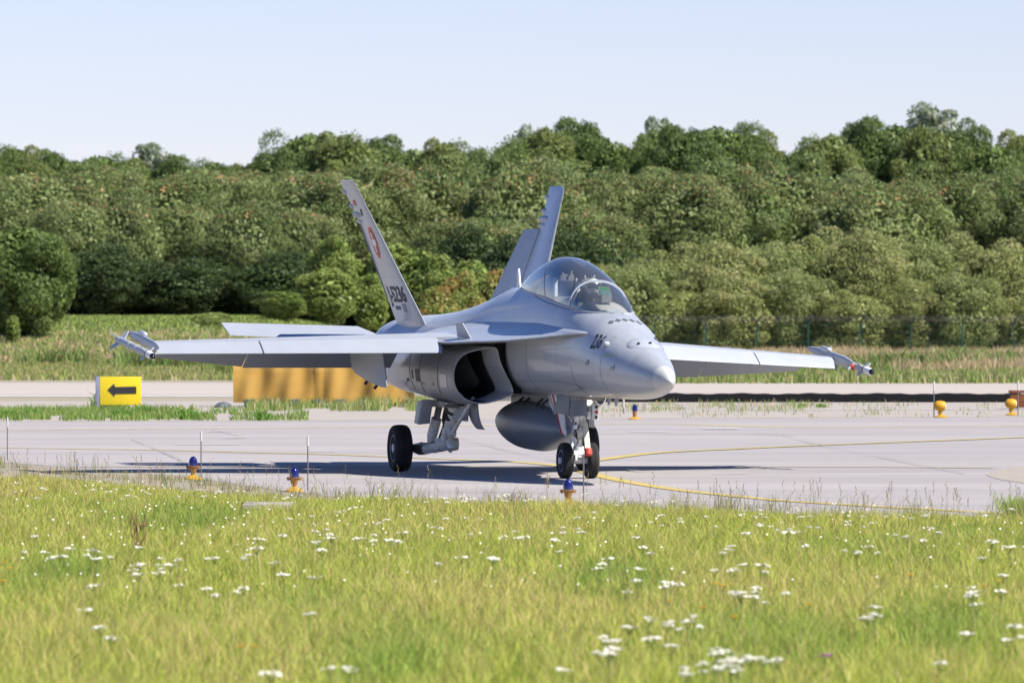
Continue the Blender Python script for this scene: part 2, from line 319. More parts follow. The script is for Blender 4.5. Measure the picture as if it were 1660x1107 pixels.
def crown_arrays(seed, rx, ry, rz, nc, nl, ls, cols, tip=None, tipamt=0.0, flat=0.0, lump=.33, fill=.25, droop=0.0, bottom=-1.0):
    """leaves of one crown, centred at the origin: clumps spread over an uneven ellipsoid, each clump a shell of small leaves"""
    r = rs_(seed); d = unitv(r.normal(size=(nc * 3, 3))); d = d[d[:, 2] > bottom][:nc]; nc = len(d)
    az = np.arctan2(d[:, 1], d[:, 0]); rad = 1 + .16 * np.sin(az * 3 + seed) + .10 * np.sin(az * 5 + seed * 2.1) + .10 * r.normal(size=nc)
    cen = d * (np.array([rx, ry, rz]) * (1 - lump * .75)) * (rad * r.uniform(.72, 1.04, nc))[:, None]
    if flat: cen[:, 2] = np.sign(cen[:, 2]) * np.abs(cen[:, 2] / rz) ** (1 - flat) * rz
    cr = lump * min(rx, rz) * r.uniform(.55, 1.15, nc)
    k = r.randint(0, nc, nl); ld = unitv(r.normal(size=(nl, 3)) + d[k] * .55 + np.array([0, 0, .25]))
    bumpy = 1 + .22 * np.sin(ld[:, 0] * 7 + k) * np.sin(ld[:, 1] * 6 + k * 1.7) * np.sin(ld[:, 2] * 7 + k * .6)
    pos = cen[k] + ld * (cr[k] * bumpy * r.uniform(.66, 1.08, nl) ** .6)[:, None] * np.array([1, 1, .85])
    if droop: pos[:, 2] -= droop * r.uniform(0, 1, nl) ** 2 * rz
    nf = int(nl * fill); fd = unitv(r.normal(size=(nf, 3))); fp = fd * np.array([rx, ry, rz]) * (r.uniform(.15, .80, nf) ** .6)[:, None]
    if bottom > -1: fp = fp[fp[:, 2] > bottom * rz]; nf = len(fp); fd = fd[:nf]
    kk = r.randint(0, nc, nf); pos = np.concatenate([pos, fp]); nrm = unitv(np.concatenate([ld, fd]) + r.normal(size=(len(pos), 3)) * .75); K = np.concatenate([k, kk]); N = len(pos)
    s = ls * r.uniform(.6, 1.35, N); s[nl:] *= 2.6
    a = unitv(np.cross(nrm, r.normal(size=(N, 3)))); b = np.cross(nrm, a)
    V = np.empty((N, 4, 3)); V[:, 0] = pos - a * (s * .5)[:, None]; V[:, 1] = pos - b * (s * .33)[:, None] + nrm * (s * .12)[:, None]; V[:, 2] = pos + a * (s * .62)[:, None]; V[:, 3] = pos + b * (s * .33)[:, None] + nrm * (s * .12)[:, None]
    cols = np.array(cols); cc = cols[(r.randint(0, len(cols), nc))]; c = cc[K] * .55 + cols[r.randint(0, len(cols), N)] * .45; c = c * r.uniform(.72, 1.3, (N, 1))
    if tip is not None:
        top = (pos[:, 2] / rz > .62) & (r.uniform(size=N) < tipamt * (np.sin(K * 12.9) > -.1) * 1.6); c[top] = np.array(tip) * r.uniform(.7, 1.3, (top.sum(), 1))
    T_ = np.repeat(c, 4, axis=0); Q = np.arange(N * 4).reshape(N, 4)
    return V.reshape(-1, 3), Q, T_
def make_plant(name, seed, rx, ry, rz, zc, nc, nl, ls, cols, trunk=True, th=.22, **k):
    """a tree or bush: an empty at its foot, a crown and a trunk with limbs"""
    root = empty(name); V, Q, T_ = crown_arrays(seed, rx, ry, rz, nc, nl, ls, cols, **k); V[:, 2] += zc
    V[:, 2] = np.where(V[:, 2] < .05, .05 + np.abs(V[:, 2]) * .1, V[:, 2])
    npmesh('crown', V, Q, None, T_ * KE * 1.13, (LEAF,), parent=root)
    r = random.Random(seed); g = MB(); top = zc + rz * .35
    g.tube([(0, 0, -.2), (r.uniform(-.1, .1), 0, top * .3), (r.uniform(-.3, .3), r.uniform(-.2, .2), top * .65), (r.uniform(-.4, .4), 0, top)], [th * 1.3, th, th * .7, th * .25], BARK, 8)
    for _ in range(7):
        a = r.uniform(0, 6.28); z0 = top * r.uniform(.25, .7); e = Vector((math.cos(a) * rx * r.uniform(.45, .75), math.sin(a) * ry * r.uniform(.45, .75), z0 + rz * r.uniform(.3, .8)))
        g.tube([(0, 0, z0), Vector((e.x * .45, e.y * .45, z0 + (e.z - z0) * .4)), e], [th * .5, th * .3, th * .08], BARK, 6)
    g.build('trunk', root, weld=0); return root
OLIVE = [(.265, .305, .095), (.32, .345, .12), (.20, .245, .075), (.37, .375, .155)]
MIDG = [(.175, .245, .075), (.225, .29, .10), (.13, .19, .058), (.27, .32, .12), (.24, .26, .11)]
DEEP = [(.120, .185, .046), (.155, .225, .058), (.09, .145, .036), (.20, .26, .075)]
PALE = [(.28, .34, .22), (.34, .38, .26), (.22, .27, .17)]
LIME = [(.23, .31, .07), (.30, .37, .10), (.16, .23, .05)]
RUST = (.46, .26, .13)
protos = {}
protos['olive'] = [make_plant('bush', 11 + i, 3.6, 3.0, 3.6, 3.3, 110, 62000, .115, [OLIVE, [(c[0]*.9, c[1]*.97, c[2]) for c in OLIVE], [(c[0]*1.08, c[1]*1.08, c[2]*1.1) for c in OLIVE]][i], th=.16, lump=.27, flat=.2) for i in range(3)]
protos['mid'] = [make_plant('broadleaf_tree', 31 + i, 3.6, 3.2, 4.1, 6.2, 100, 62000, .125, [MIDG, [(c[0]*1.15, c[1]*1.1, c[2]*1.25) for c in MIDG], [(c[0]*.82, c[1]*.9, c[2]*.85) for c in MIDG]][i], th=.2, lump=.28, tip=RUST, tipamt=.10, flat=.1) for i in range(3)]
protos['over'] = [make_plant('overhanging_tree', 51 + i, 3.9, 3.8, 4.0, 7.1, 105, 62000, .125, MIDG, th=.11, lump=.32, tip=RUST, tipamt=.08, bottom=-.9) for i in range(2)]
protos['back'] = [make_plant('oak_tree', 71 + i, 4.2, 3.6, 5.6, 9.6, 70, 60000, .150, [DEEP, [(c[0]*1.25, c[1]*1.12, c[2]*1.2) for c in DEEP], [(c[0]*.85, c[1]*.88, c[2]*.95) for c in DEEP]][i], th=.3, lump=.32, fill=.3) for i in range(3)]
protos['pale'] = [make_plant('willow_tree', 91 + i, 2.7, 2.6, 4.0, 11.2, 40, 16000, .15, PALE, th=.2, lump=.30, fill=.12) for i in range(2)]
protos['lime'] = [make_plant('young_tree', 101 + i, 1.6, 1.5, 2.5, 2.6, 55, 16000, .12, LIME, th=.08, lump=.34, fill=.2) for i in range(2)]
protos['dark'] = [make_plant('evergreen_bush', 111 + i, 3.1, 2.8, 3.9, 3.6, 95, 56000, .125, DEEP, th=.16, lump=.28) for i in range(1)]
protos['autumn'] = [make_plant('rowan_bush', 131, 1.9, 1.6, 1.9, 1.8, 45, 14000, .12, LIME + [(.40, .22, .07), (.30, .27, .07)], th=.08, lump=.34, fill=.2)]
protos['hollow'] = [make_plant('shade_dark_tree', 141, 3.1, 2.8, 3.9, 3.6, 70, 30000, .14, [(c[0] * .45, c[1] * .5, c[2] * .6) for c in DEEP], th=.16, lump=.3)]  # leaf colours darkened to stand in for shade under overhanging crowns
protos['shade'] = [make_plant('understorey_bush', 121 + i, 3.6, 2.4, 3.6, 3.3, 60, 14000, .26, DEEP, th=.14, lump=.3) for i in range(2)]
used = set()
def plant(kind, i, u, D, vtop, sx=1.0, rz=None, label='', group=None, z0=None, cat='tree'):
    """stand a copy at column u, distance D, so that its top reaches row vtop"""
    p = protos[kind][i % len(protos[kind])]
    if p.name in used: o = copy_tree(p)
    else: o = p; used.add(p.name)
    x = (u - CX) * D / F; base = bank(x, D) if z0 is None else z0
    ht = {'olive': 6.9, 'mid': 10.2, 'over': 10.9, 'back': 15.0, 'pale': 15.1, 'lime': 5.1, 'dark': 7.5, 'shade': 6.9, 'autumn': 3.7, 'hollow': 7.5}[kind]
    want = CH - (vtop - HZ) * D / F - base; k = want / ht
    o.location = (x, D, base); o.scale = (sx * (k if kind in ('lime',) else 1), sx, k); o.rotation_euler = (0, 0, (i * 2.4) % 6.28 if rz is None else rz)
    return tag(o, label, cat, group)
ORD = ['first', 'second', 'third', 'fourth', 'fifth', 'sixth', 'seventh', 'eighth', 'ninth', 'tenth', 'eleventh', 'twelfth', 'thirteenth', 'fourteenth', 'fifteenth', 'sixteenth', 'seventeenth', 'eighteenth', 'nineteenth', 'twentieth', 'twenty-first', 'twenty-second', 'twenty-third', 'twenty-fourth', 'twenty-fifth', 'twenty-sixth', 'twenty-seventh', 'twenty-eighth', 'twenty-ninth', 'thirtieth']
# skyline trees
tops = [(-40, 226), (25, 226), (88, 238), (160, 238), (205, 246), (285, 248), (345, 248), (395, 256), (440, 236), (500, 201), (560, 203), (612, 214), (668, 226), (722, 214), (772, 236), (828, 214), (880, 196), (940, 186), (1000, 214), (1062, 196), (1118, 198), (1165, 188), (1215, 200), (1250, 244), (1296, 226), (1342, 206), (1398, 186), (1452, 184), (1512, 192), (1560, 200), (1610, 218), (1665, 200), (1710, 190)]
tops2 = tops[:30]
for i, (u, v) in enumerate(tops):
    D = 458 + (i * 7 % 5) * 3
    plant('back', i, u, D, v + 6, .72 if v > 210 else .84, label='dark green skyline tree, %s from the left along the back row' % (ORD[i] if i < 30 else ['thirty-first', 'thirty-second', 'thirty-third'][i - 30]), group='skyline trees of the back row')
for i, (u, v, s_, tx) in enumerate(((245, 227, .9, 'left of the left fin, above the far left hedge'), (1515, 160, 1.25, 'rising highest at the right end of the skyline'), (1065, 183, .7, 'poking up behind the skyline right of the canopy'), (850, 196, .7, 'thin and twiggy, above the gap between the two fins'), (1205, 192, .7, 'greyish top behind the oaks right of centre'))):
    plant('pale', i, u, 486, v, s_, label='pale grey-green willow ' + tx, cat='tree')
# middle row: shrubby trees with rusty tips
for i in range(25):
    u = -30 + i * 72; v = [284, 276, 282, 270, 286, 268, 276, 270, 280, 266, 272, 280, 264, 276, 282, 270, 284, 274, 268, 292, 300, 290, 284, 290, 278][i]
    plant('over' if (u < 600 and i % 3) or (u >= 600 and i % 2 == 0) else 'mid', i, u, 418 + (i * 5 % 4) * 2.5, v, 1.0 + .08 * (i % 3), label='mid green rusty-tipped tree, %s from the left in the middle row' % ORD[i], group='rusty-tipped trees of the middle row')
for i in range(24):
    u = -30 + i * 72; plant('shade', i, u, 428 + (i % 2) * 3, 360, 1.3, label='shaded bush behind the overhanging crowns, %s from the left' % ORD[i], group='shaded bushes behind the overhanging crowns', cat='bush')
for i in range(5):
    u = 110 + i * 95; plant('over', i + 1, u, 409 + (i % 3) * 2, 318 + (i * 29 % 26), .72, z0=bank((u - CX) * 410 / F, 410) - (i * 37 % 19) / 9.0, label='overhanging shrub tree, %s from the left in front of the shaded hollow' % ORD[i], group='overhanging shrub trees in front of the hollow')
# front hedge right of the jet
hv = [(842, 438), (905, 420), (985, 432), (1040, 418), (1105, 404), (1180, 396), (1255, 388), (1330, 380), (1400, 376), (1470, 382), (1545, 388), (1620, 392), (1700, 392)]
for i, (u, v) in enumerate(hv[2:]):
    plant('olive', i, u, 384 + (i % 3) * 2.5, v, 1.0, label='olive green bush behind the fence, %s from the left in the hedge' % ORD[i], group='olive bushes of the front hedge', cat='bush')
for i in range(8):
    u = 1010 + i * 92; plant('olive', i + 1, u, 380 + i % 2, 425 + (i * 37 % 52), .8, label='low olive bush close behind the wire, %s from the left at the hedge foot' % ORD[i], group='low bushes at the foot of the hedge', cat='bush')
for i, (u, v, D, s_) in enumerate(((760, 392, 408, 1.1), (830, 400, 410, 1.1), (900, 396, 410, 1.15), (965, 380, 408, 1.1))):
    plant('mid', i, u, D, v - 40, s_, label='dense green tree between the fins, %s from the left' % ORD[i], group='trees between the fins')
for i, (u, v, D, s_, tx) in enumerate(((40, 356, 352, 1.0, 'large dark evergreen bush at the left edge of the picture'), (-30, 372, 356, .9, 'dark evergreen bush cut off by the left edge'))):
    plant('dark', i, u, D, v, s_, label=tx, cat='bush')
for i, (u, v, D, s_, tx) in enumerate(((20, 508, 346, .8, 'small dull green bush at the foot of the big dark bush'), (540, 376, 396, 1.05, 'yellow-green sapling left of the left fin'), (530, 428, 380, 1.3, 'bright green bush low down left of the left fin'), (458, 470, 372, 1.2, 'small green bush above the tailplane'), (645, 385, 402, 1.1, 'tall yellow-green young tree just right of the left fin'), (690, 400, 400, 1.2, 'yellow-green young tree left of the jet spine'), (765, 412, 396, 1.15, 'bright bush above the jet spine'), (722, 430, 392, 1.1, 'low leafy bush over the vortex fence'), (800, 440, 388, .9, 'orange-tinged bush beside the right rudder'), (600, 440, 384, 1.0, 'leafy bush hidden partly by the left fin'), (345, 505, 362, .9, 'small round bush on the grassy bank'))):
    plant('lime', i, u, D, v, s_, label=tx, cat='bush')

for i, (u, v, D, s_, tx) in enumerate(((742, 446, 384, 1.0, 'orange-leaved bush above the left side of the jet spine'), (816, 442, 386, 1.0, 'orange and yellow bush touching the right rudder'), (712, 468, 382, .9, 'low rusty bush just over the vortex fence'), (1230, 300, 404, 1.1, 'rust-coloured bush high in the middle row right of the canopy'))[:3]):
    plant('autumn', i, u, D, v, s_, label=tx, cat='bush')
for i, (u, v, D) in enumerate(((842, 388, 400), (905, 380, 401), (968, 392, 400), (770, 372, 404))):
    plant('hollow', i, u, D, v, 1.0, label='green tree with shade-dark leaf colour behind the canopy, %s in the row from the left' % ORD[i], group='shade-coloured trees behind the canopy')  # dark leaf colour paints the overhang's shade here

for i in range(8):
    u = 165 + i * 46; plant('hollow', i + 1, u, 405 + (i % 3) * 2, 398 + (i * 31 % 34), .95, label='shrub with shade-dark leaf colour in the hollow at left, %s from the left' % ORD[i], group='shade-coloured shrubs in the hollow', cat='bush')  # added shrubs, their dark leaf colour paints the hollow's shade

def blades(P, h, w, lean, cols, rr, curve=.35):
    """grass blades at the points P: two segments each, returns arrays"""
    N = len(P); az = rr.uniform(0, 2 * np.pi, N); fa = rr.uniform(-.9, .9, N)
    side = np.stack([np.cos(fa), np.sin(fa), np.zeros(N)], 1); dirn = np.stack([np.cos(az), np.sin(az), np.zeros(N)], 1)
    up = np.array([0, 0, 1.0]); l = (lean * rr.uniform(.2, 1, N))[:, None]
    mid = P + up * (h * .55)[:, None] + dirn * l * (h * .35)[:, None]; top = P + up * (h * (1 - .25 * lean))[:, None] + dirn * l * (h * (1 + curve))[:, None] * .8
    V = np.empty((N, 5, 3)); ww = (w / 2)[:, None]
    V[:, 0] = P - side * ww; V[:, 1] = P + side * ww; V[:, 2] = mid + side * ww * .8; V[:, 3] = mid - side * ww * .8; V[:, 4] = top
    b = np.arange(N) * 5; Q = np.stack([b, b + 1, b + 2, b + 3], 1); Tr = np.stack([b + 3, b + 2, b + 4], 1)
    return V.reshape(-1, 3), Q, Tr, np.repeat(cols, 5, axis=0)
def join(parts):
    Vs, Qs, Ts, Cs = [], [], [], []; o = 0
    for V, Q, T_, C_ in parts: Vs.append(V); Qs.append(Q + o); Ts.append(T_ + o); Cs.append(C_); o += len(V)
    return np.concatenate(Vs), np.concatenate(Qs), np.concatenate(Ts), np.concatenate(Cs)
def pick(cols, wts, N, rr): return np.array(cols)[rr.choice(len(cols), N, p=np.array(wts) / np.sum(wts))] * rr.uniform(.75, 1.25, (N, 1))
# near edge of the paving in the world: grass stays in front of it
ex = np.array([p[0] for p in npts]); ey = np.array([p[1] for p in npts])
def edge(x): return np.interp(x, ex, ey)
# far edge of lush grass on the left, where a strip of bare dirt lies between grass and paving
gx = np.array([GP(u, v)[0] for u, v in ((-300, 774), (0, 786), (200, 797), (330, 806), (480, 820), (600, 822), (900, 830), (1300, 846), (1660, 856))]); gy = np.array([GP(u, v)[1] for u, v in ((-300, 774), (0, 786), (200, 797), (330, 806), (480, 820), (600, 822), (900, 830), (1300, 846), (1660, 856))])
rr = rs_(3); N = 600000
D = np.sqrt(rr.uniform(38 ** 2, 108 ** 2, N)); X = rr.uniform(-1, 1, N) * (D * .0767 + 2.2)
ok = (D < np.interp(X, gx, gy) + rr.normal(size=N) * .5); D = D[ok]; X = X[ok]; N = len(D)
n1 = vnoise(X * 1.1, D * .35, 1); n2 = vnoise(X * 3.1, D * 1.1, 2); n3 = vnoise(X * .4, D * .12, 3)
h = (.10 + .13 * n1 + .09 * n2) * rr.uniform(.55, 1.3, N); h *= np.clip((np.interp(X, gx, gy) - D) / 5 + .45, .45, 1); dry = np.clip(.40 + .55 * (n3 - .5) + .5 * (n2 - .5), .04, .75)
c = np.where((rr.uniform(size=N) < dry)[:, None], pick([(.60, .57, .21), (.68, .60, .32), (.52, .56, .17), (.55, .41, .20)], [4, 2, 5, .6], N, rr), pick([(.36, .49, .09), (.47, .57, .11), (.28, .41, .07), (.54, .62, .15)], [3, 3, 1.6, 2], N, rr))
w_ = rr.uniform(.004, .009, N) * (1 + (D - 40) / 90)
parts = [blades(np.stack([X, D, np.zeros(N)], 1), h, w_, .55, c, rr)]
# lush darker tufts
for (u, v, wu, hh) in ((330, 860, 60, .30), (230, 850, 60, .28), (1450, 910, 110, .28), (1600, 890, 60, .26), (120, 830, 70, .2), (560, 1000, 90, .2), (1000, 960, 80, .28), (1250, 1060, 120, .3), (1530, 1040, 80, .3), (1680, 850, 10, .30), (640, 1080, 90, .28), (80, 960, 50, .3)):
    q = GP(u, v); n = 2600; s_ = wu * q.y / F; x = q.x + rr.normal(size=n) * s_ * .6; y = q.y + rr.normal(size=n) * 2.0
    parts.append(blades(np.stack([x, y, np.zeros(n)], 1), hh * rr.uniform(.5, 1.1, n), rr.uniform(.006, .012, n), .5, pick([(.24, .39, .075), (.30, .45, .09), (.38, .50, .11)], [2, 2, 1], n, rr), rr))
# fine dry stalks standing above the grass
n = 9000; y = np.sqrt(rr.uniform(44 ** 2, 100 ** 2, n)); x = rr.uniform(-1, 1, n) * (y * .0767 + 1); ok = y < np.interp(x, gx, gy) + .5; x, y = x[ok], y[ok]; n = len(x)
parts.append(blades(np.stack([x, y, np.zeros(n)], 1), rr.uniform(.25, .48, n), rr.uniform(.003, .005, n), .3, pick([(.62, .52, .29), (.52, .48, .20), (.42, .28, .16)], [3, 3, 1], n, rr), rr))
V, Q, Tr, Cc = join(parts); Cc = Cc * KE; tag(npmesh('meadow_grass', V, Q, Tr, Cc * np.array([1.28, 1.15, 1.04]), (GRASS,)), 'long yellow-green meadow grass with dry stalks in front of the taxiway', 'grass', kind='stuff')
g = MB(); g.grid([[(x_, y_, .003) for x_, y_ in ((x0, 20), (x0, float(np.interp(x0, gx, gy)) - .3))] for x0 in np.linspace(-20, 16, 61)], mat('meadow_soil', (.26, .29, .09), .95, 0, .1, [((1, .4, 1), .6, (.25, .24, .10))]), False); tag(g.build('meadow_ground', smooth=False, fix=False), kind='structure')
# sparse weeds and seed stalks along the paving edge
parts = []
for k in range(300):
    u = rr.uniform(-30, 1700); x0 = None
    e = np.interp(u, [p[0] for p in TAXI], [p[1] for p in TAXI]); v = e + rr.uniform(-1, 26 if u < 500 else 9); q = GP(u, v); n = int(rr.randint(5, 26)); hh = rr.choice([.08, .15, .25, .42], p=[.4, .3, .2, .1] if u < 950 else [.2, .25, .3, .25])
    parts.append(blades(np.stack([q.x + rr.normal(size=n) * .09, q.y + rr.normal(size=n) * .12, np.full(n, .004)], 1), hh * rr.uniform(.4, 1.1, n), rr.uniform(.004, .010, n), .7, pick([(.26, .36, .08), (.38, .38, .15), (.50, .41, .25), (.26, .17, .10)], [3, 2, 2, 1], n, rr), rr))
for k in range(150):                                    # seed heads on thin stalks
    u = rr.choice([rr.uniform(1080, 1660), rr.uniform(500, 1660), rr.uniform(0, 500)]); e = np.interp(u, [-300, 0, 200, 330, 480, 600, 900, 1300, 1660], [774, 786, 797, 806, 820, 822, 830, 846, 856]); q = GP(u, e + rr.uniform(0, 14)); hh = rr.uniform(.3, .62)
    parts.append(blades(np.array([[q.x, q.y, 0]]), np.array([hh]), np.array([.005]), .22, np.array([[.40, .34, .18]]), rr))
    for j in range(5): parts.append(blades(np.array([[q.x + rr.normal() * .008, q.y, hh * (.70 + .06 * j)]]), np.array([.045]), np.array([.009]), .5, np.array([[.42, .33, .18]]), rr))
V, Q, Tr, Cc = join(parts); Cc = Cc * KE; tag(npmesh('edge_weeds', V, Q, Tr, Cc, (GRASS,)), 'sparse weeds and seed stalks along the near edge of the paving', 'weeds', kind='stuff')
# grass strip and weeds beyond the taxiway
parts = []
def field(uv, n, h0, h1, wd, cols, wts, lean=.5, zf=True, dens=None):
    """blades over a patch given by columns u0..u1 and rows v0..v1 of flat ground"""
    u0, u1, v0, v1 = uv; D1, D0 = GD(v0), GD(v1); y = rr.uniform(D0, D1, n); u = rr.uniform(u0, u1, n)
    if dens is not None: ok = vnoise(u / dens[0], y / dens[1], 9) > dens[2]; u, y = u[ok], y[ok]
    n = len(u); x = (u - CX) * y / F; z = np.array([bank(a, b) for a, b in zip(x, y)]) if zf else np.zeros(n)
    hn = .6 + .8 * vnoise(x * .8, y * .3, 5)
    parts.append(blades(np.stack([x, y, z], 1), rr.uniform(h0, h1, n) * hn, np.full(n, wd) * rr.uniform(.6, 1.4, n), lean, pick(cols, wts, n, rr), rr))
GRN = [(.23, .37, .075), (.31, .43, .10), (.40, .45, .15)]; TAN = [(.70, .53, .31), (.78, .62, .39), (.58, .44, .23), (.47, .44, .17)]
field((-60, 300, 663, 681), 5200, .05, .22, .02, GRN, [3, 2, 1], zf=False, dens=(30, 5, .28)); field((-60, 240, 668, 682.5), 3000, .05, .2, .02, GRN, [3, 2, 1], zf=False, dens=(22, 3, .45)); field((240, 500, 671, 682), 2200, .05, .18, .02, GRN, [3, 2, 1], zf=False, dens=(30, 4, .42)); field((250, 400, 663, 673), 700, .05, .2, .02, GRN, [3, 2, 1], zf=False, dens=(22, 3, .5))
field((400, 700, 655, 667), 4000, .12, .4, .02, GRN + TAN[:1], [2, 2, 3, 1], zf=False, dens=(25, 3, .4))
field((950, 1350, 654, 668), 1700, .06, .24, .014, GRN + TAN[:2], [2, 2, 3, 2, 1], zf=False, dens=(30, 3, .45)); field((1350, 1720, 655, 668), 450, .06, .18, .014, GRN + TAN[:2], [2, 2, 3, 2, 1], zf=False, dens=(30, 3, .5))
field((930, 1720, 668, 677), 700, .05, .2, .014, GRN + TAN[:2], [2, 2, 3, 2, 1], zf=False, dens=(30, 3, .5))
for u, v, s_ in ((178, 662, .62), (52, 676, .30), (10, 677, .26), (195, 678, .3), (305, 680, .35), (425, 681, .3), (232, 670, .3), (1300, 660, .12), (1330, 660, .12)):
    q = GP(u, v); n = 160; parts.append(blades(np.stack([q.x + rr.normal(size=n) * s_ * .38, q.y + rr.normal(size=n) * .3, np.zeros(n)], 1), s_ * rr.uniform(.3, 1.1, n), rr.uniform(.02, .05, n), .9, pick([(.17, .33, .06), (.25, .42, .08)], [1, 1], n, rr), rr))
V, Q, Tr, Cc = join(parts); Cc = Cc * KE; tag(npmesh('verge_grass', V, Q, Tr, Cc, (GRASS,)), 'low green grass and weeds on the gravel beyond the taxiway', 'grass', kind='stuff')
parts = []
field((-80, 900, 592, 617), 26000, .12, .34, .05, [(.36, .42, .11), (.45, .44, .16), (.28, .36, .10), (.62, .50, .28)], [3, 3, 2, 1]); field((880, 1760, 600, 622), 24000, .15, .5, .045, [(.28, .38, .10), (.38, .43, .14), (.20, .29, .07), (.60, .50, .28)], [3, 3, 2, 1.4])
field((880, 1760, 583, 609), 40000, .35, .85, .05, TAN, [4, 3, 2, 1.5], .35); field((-80, 900, 586, 594), 9000, .15, .4, .06, TAN, [3, 3, 2, 3], .4)
y = rr.uniform(322, 400, 42000); u = rr.uniform(-80, 900, len(y)); x = (u - CX) * y / F; z = np.array([bank(a, b) for a, b in zip(x, y)]); gr = .25 + vnoise(u / 60, y / 9, 21) + (y - 336) / 40 > .45
n = len(y); parts.append(blades(np.stack([x, y, z], 1), rr.uniform(.10, .32, n), np.full(n, .08), .6, np.where(gr[:, None], pick([(.30, .42, .10), (.40, .48, .13), (.23, .33, .08)], [2, 2, 1], n, rr), pick(TAN, [3, 2, 3, 2], n, rr)), rr))
for k in range(46):
    u = rr.uniform(900, 1700) if k % 3 else rr.uniform(0, 900); yy = rr.uniform(270, 330); q = Vector(((u - CX) * yy / F, yy, 0)); s_ = rr.uniform(.6, 1.5); n = 260
    parts.append(blades(np.stack([q.x + rr.normal(size=n) * s_ * .8, q.y + rr.normal(size=n) * .6, np.zeros(n) + bank(q.x, q.y)], 1), s_ * rr.uniform(.25, .95, n), rr.uniform(.05, .10, n), .7, pick([(.18, .29, .07), (.25, .35, .10), (.33, .37, .12), (.28, .22, .09)], [2, 2, 1, .5], n, rr), rr))
V, Q, Tr, Cc = join(parts); Cc = Cc * KE; tag(npmesh('tall_field_grass', V, Q, Tr, Cc, (GRASS,)), 'tall tan and green field grass beyond the far runway', 'grass', kind='stuff')

# flowers: every umbel is a thing
FW = mat('petals_white', (.88, .86, .74), .8, 0, .2); STM = mat('flower_stem', (.16, .22, .06), .8)
def flower_parts(seed, r, hgt, m):
    q = random.Random(seed); hd = MB()
    for k in range(16):
        a = q.uniform(0, 6.28); d = r * math.sqrt(q.random()); s_ = r * q.uniform(.22, .36); c0 = Vector((d * math.cos(a), d * math.sin(a), hgt + .012 - .010 * (d / r) ** 2 + q.uniform(-.005, .005)))
        hd.lathe(c0, (q.uniform(-.3, .3), q.uniform(-.3, .3), 1), [(-s_ * .35, .002), (-s_ * .1, s_ * .8), (s_ * .12, s_), (s_ * .32, s_ * .5), (s_ * .36, .001)], m, 7)
    st = MB(); st.tube([(q.uniform(-.02, .02), 0, 0), (0, 0, hgt * .6), (0, 0, hgt * .85)], .0028, STM, 5)
    for k in range(5): a = k * 1.26; st.tube([(0, 0, hgt * .84), (r * .55 * math.cos(a), r * .55 * math.sin(a), hgt)], .0018, STM, 4)
    return hd, st
fl = []
for i in range(3):
    hd, st = flower_parts(i, .048, .33, FW); root = empty('yarrow_flower'); hd.build('flower_head', root, ang=60); st.build('stem', root); fl.append(root)
far_fl = []
for i in range(2):
    hd, st = flower_parts(20 + i, .040, .26, FW); far_fl.append(hd.build('yarrow_flower', ang=60))
rg = random.Random(77); spots = []
cl = [(210, 905, 60, 12), (60, 895, 60, 10), (215, 808, 14, 6), (170, 790, 60, 8), (30, 785, 30, 4), (510, 870, 60, 10), (620, 880, 50, 8), (250, 935, 30, 5), (400, 905, 40, 4), (440, 950, 50, 4), (560, 840, 60, 6), (330, 965, 40, 3), (150, 960, 10, 1), (150, 1003, 10, 1), (170, 1032, 12, 2), (510, 1010, 5, 1), (430, 1104, 10, 2), (556, 1090, 12, 2), (800, 910, 40, 5), (700, 860, 60, 8), (760, 790, 60, 10), (840, 800, 50, 6), (900, 870, 60, 8), (1000, 850, 60, 8), (1060, 955, 40, 6), (1200, 930, 60, 6), (1230, 975, 40, 8), (1080, 1020, 50, 9), (1040, 1050, 60, 6), (1160, 1080, 40, 14), (1220, 1085, 40, 8), (1090, 1100, 30, 3), (1290, 860, 60, 10), (1310, 838, 60, 12), (1200, 850, 60, 8), (1440, 845, 60, 8), (1410, 1000, 20, 5), (1560, 965, 10, 1), (1600, 970, 30, 6), (1565, 1033, 4, 1), (1645, 1036, 20, 3), (1525, 1083, 6, 1), (1370, 895, 40, 5), (1620, 900, 50, 3), (985, 1065, 20, 4), (905, 1092, 6, 1), (1640, 830, 40, 3), (1000, 800, 60, 6), (1480, 880, 60, 5), (980, 920, 40, 4), (1130, 880, 60, 6), (330, 800, 60, 5), (480, 815, 60, 4)]
for cu_, cv, sp, n in cl:
    for k in range(n): spots.append((cu_ + rg.gauss(0, sp * .95), cv + rg.gauss(0, sp * (.16 if sp > 35 else .3))))
for i, (u, v) in enumerate(spots):
    if v < 788 + .018 * u: v = 792 + .02 * u + rg.random() * 8
    near = v > 868; src = (fl if near else far_fl)[i % (3 if near else 2)]; q = GP(u, v, .31 if near else .25)
    o = src if src.name not in used and not used.add(src.name) else copy_tree(src)
    s_ = rg.uniform(.6, 1.35) * (1 if near else .85); o.location = (q.x, q.y, 0); o.scale = (s_, s_, rg.uniform(.9, 1.15)); o.rotation_euler = (rg.uniform(-.1, .1), rg.uniform(-.1, .1), rg.uniform(0, 6))
    tag(o, 'white flat-topped yarrow flower head rising above the meadow grass', 'flower', 'white yarrow flowers in the meadow')
n = 480; y = np.sqrt(rr.uniform(56 ** 2, 92 ** 2, n)); x = rr.uniform(-1, 1, n) * (y * .0767 + .8); ok = (y < np.interp(x, gx, gy) - .5) & (vnoise(x * .9, y * .35, 41) > .42); x, y = x[ok], y[ok]; n = len(x)
zz = rr.uniform(.16, .27, n); r_ = rr.uniform(.010, .022, n); Vf = []
for k in range(8): a = k * math.pi / 4; Vf.append(np.stack([x + r_ * math.cos(a), y + r_ * math.sin(a), zz + (.006 if k % 2 else 0)], 1))
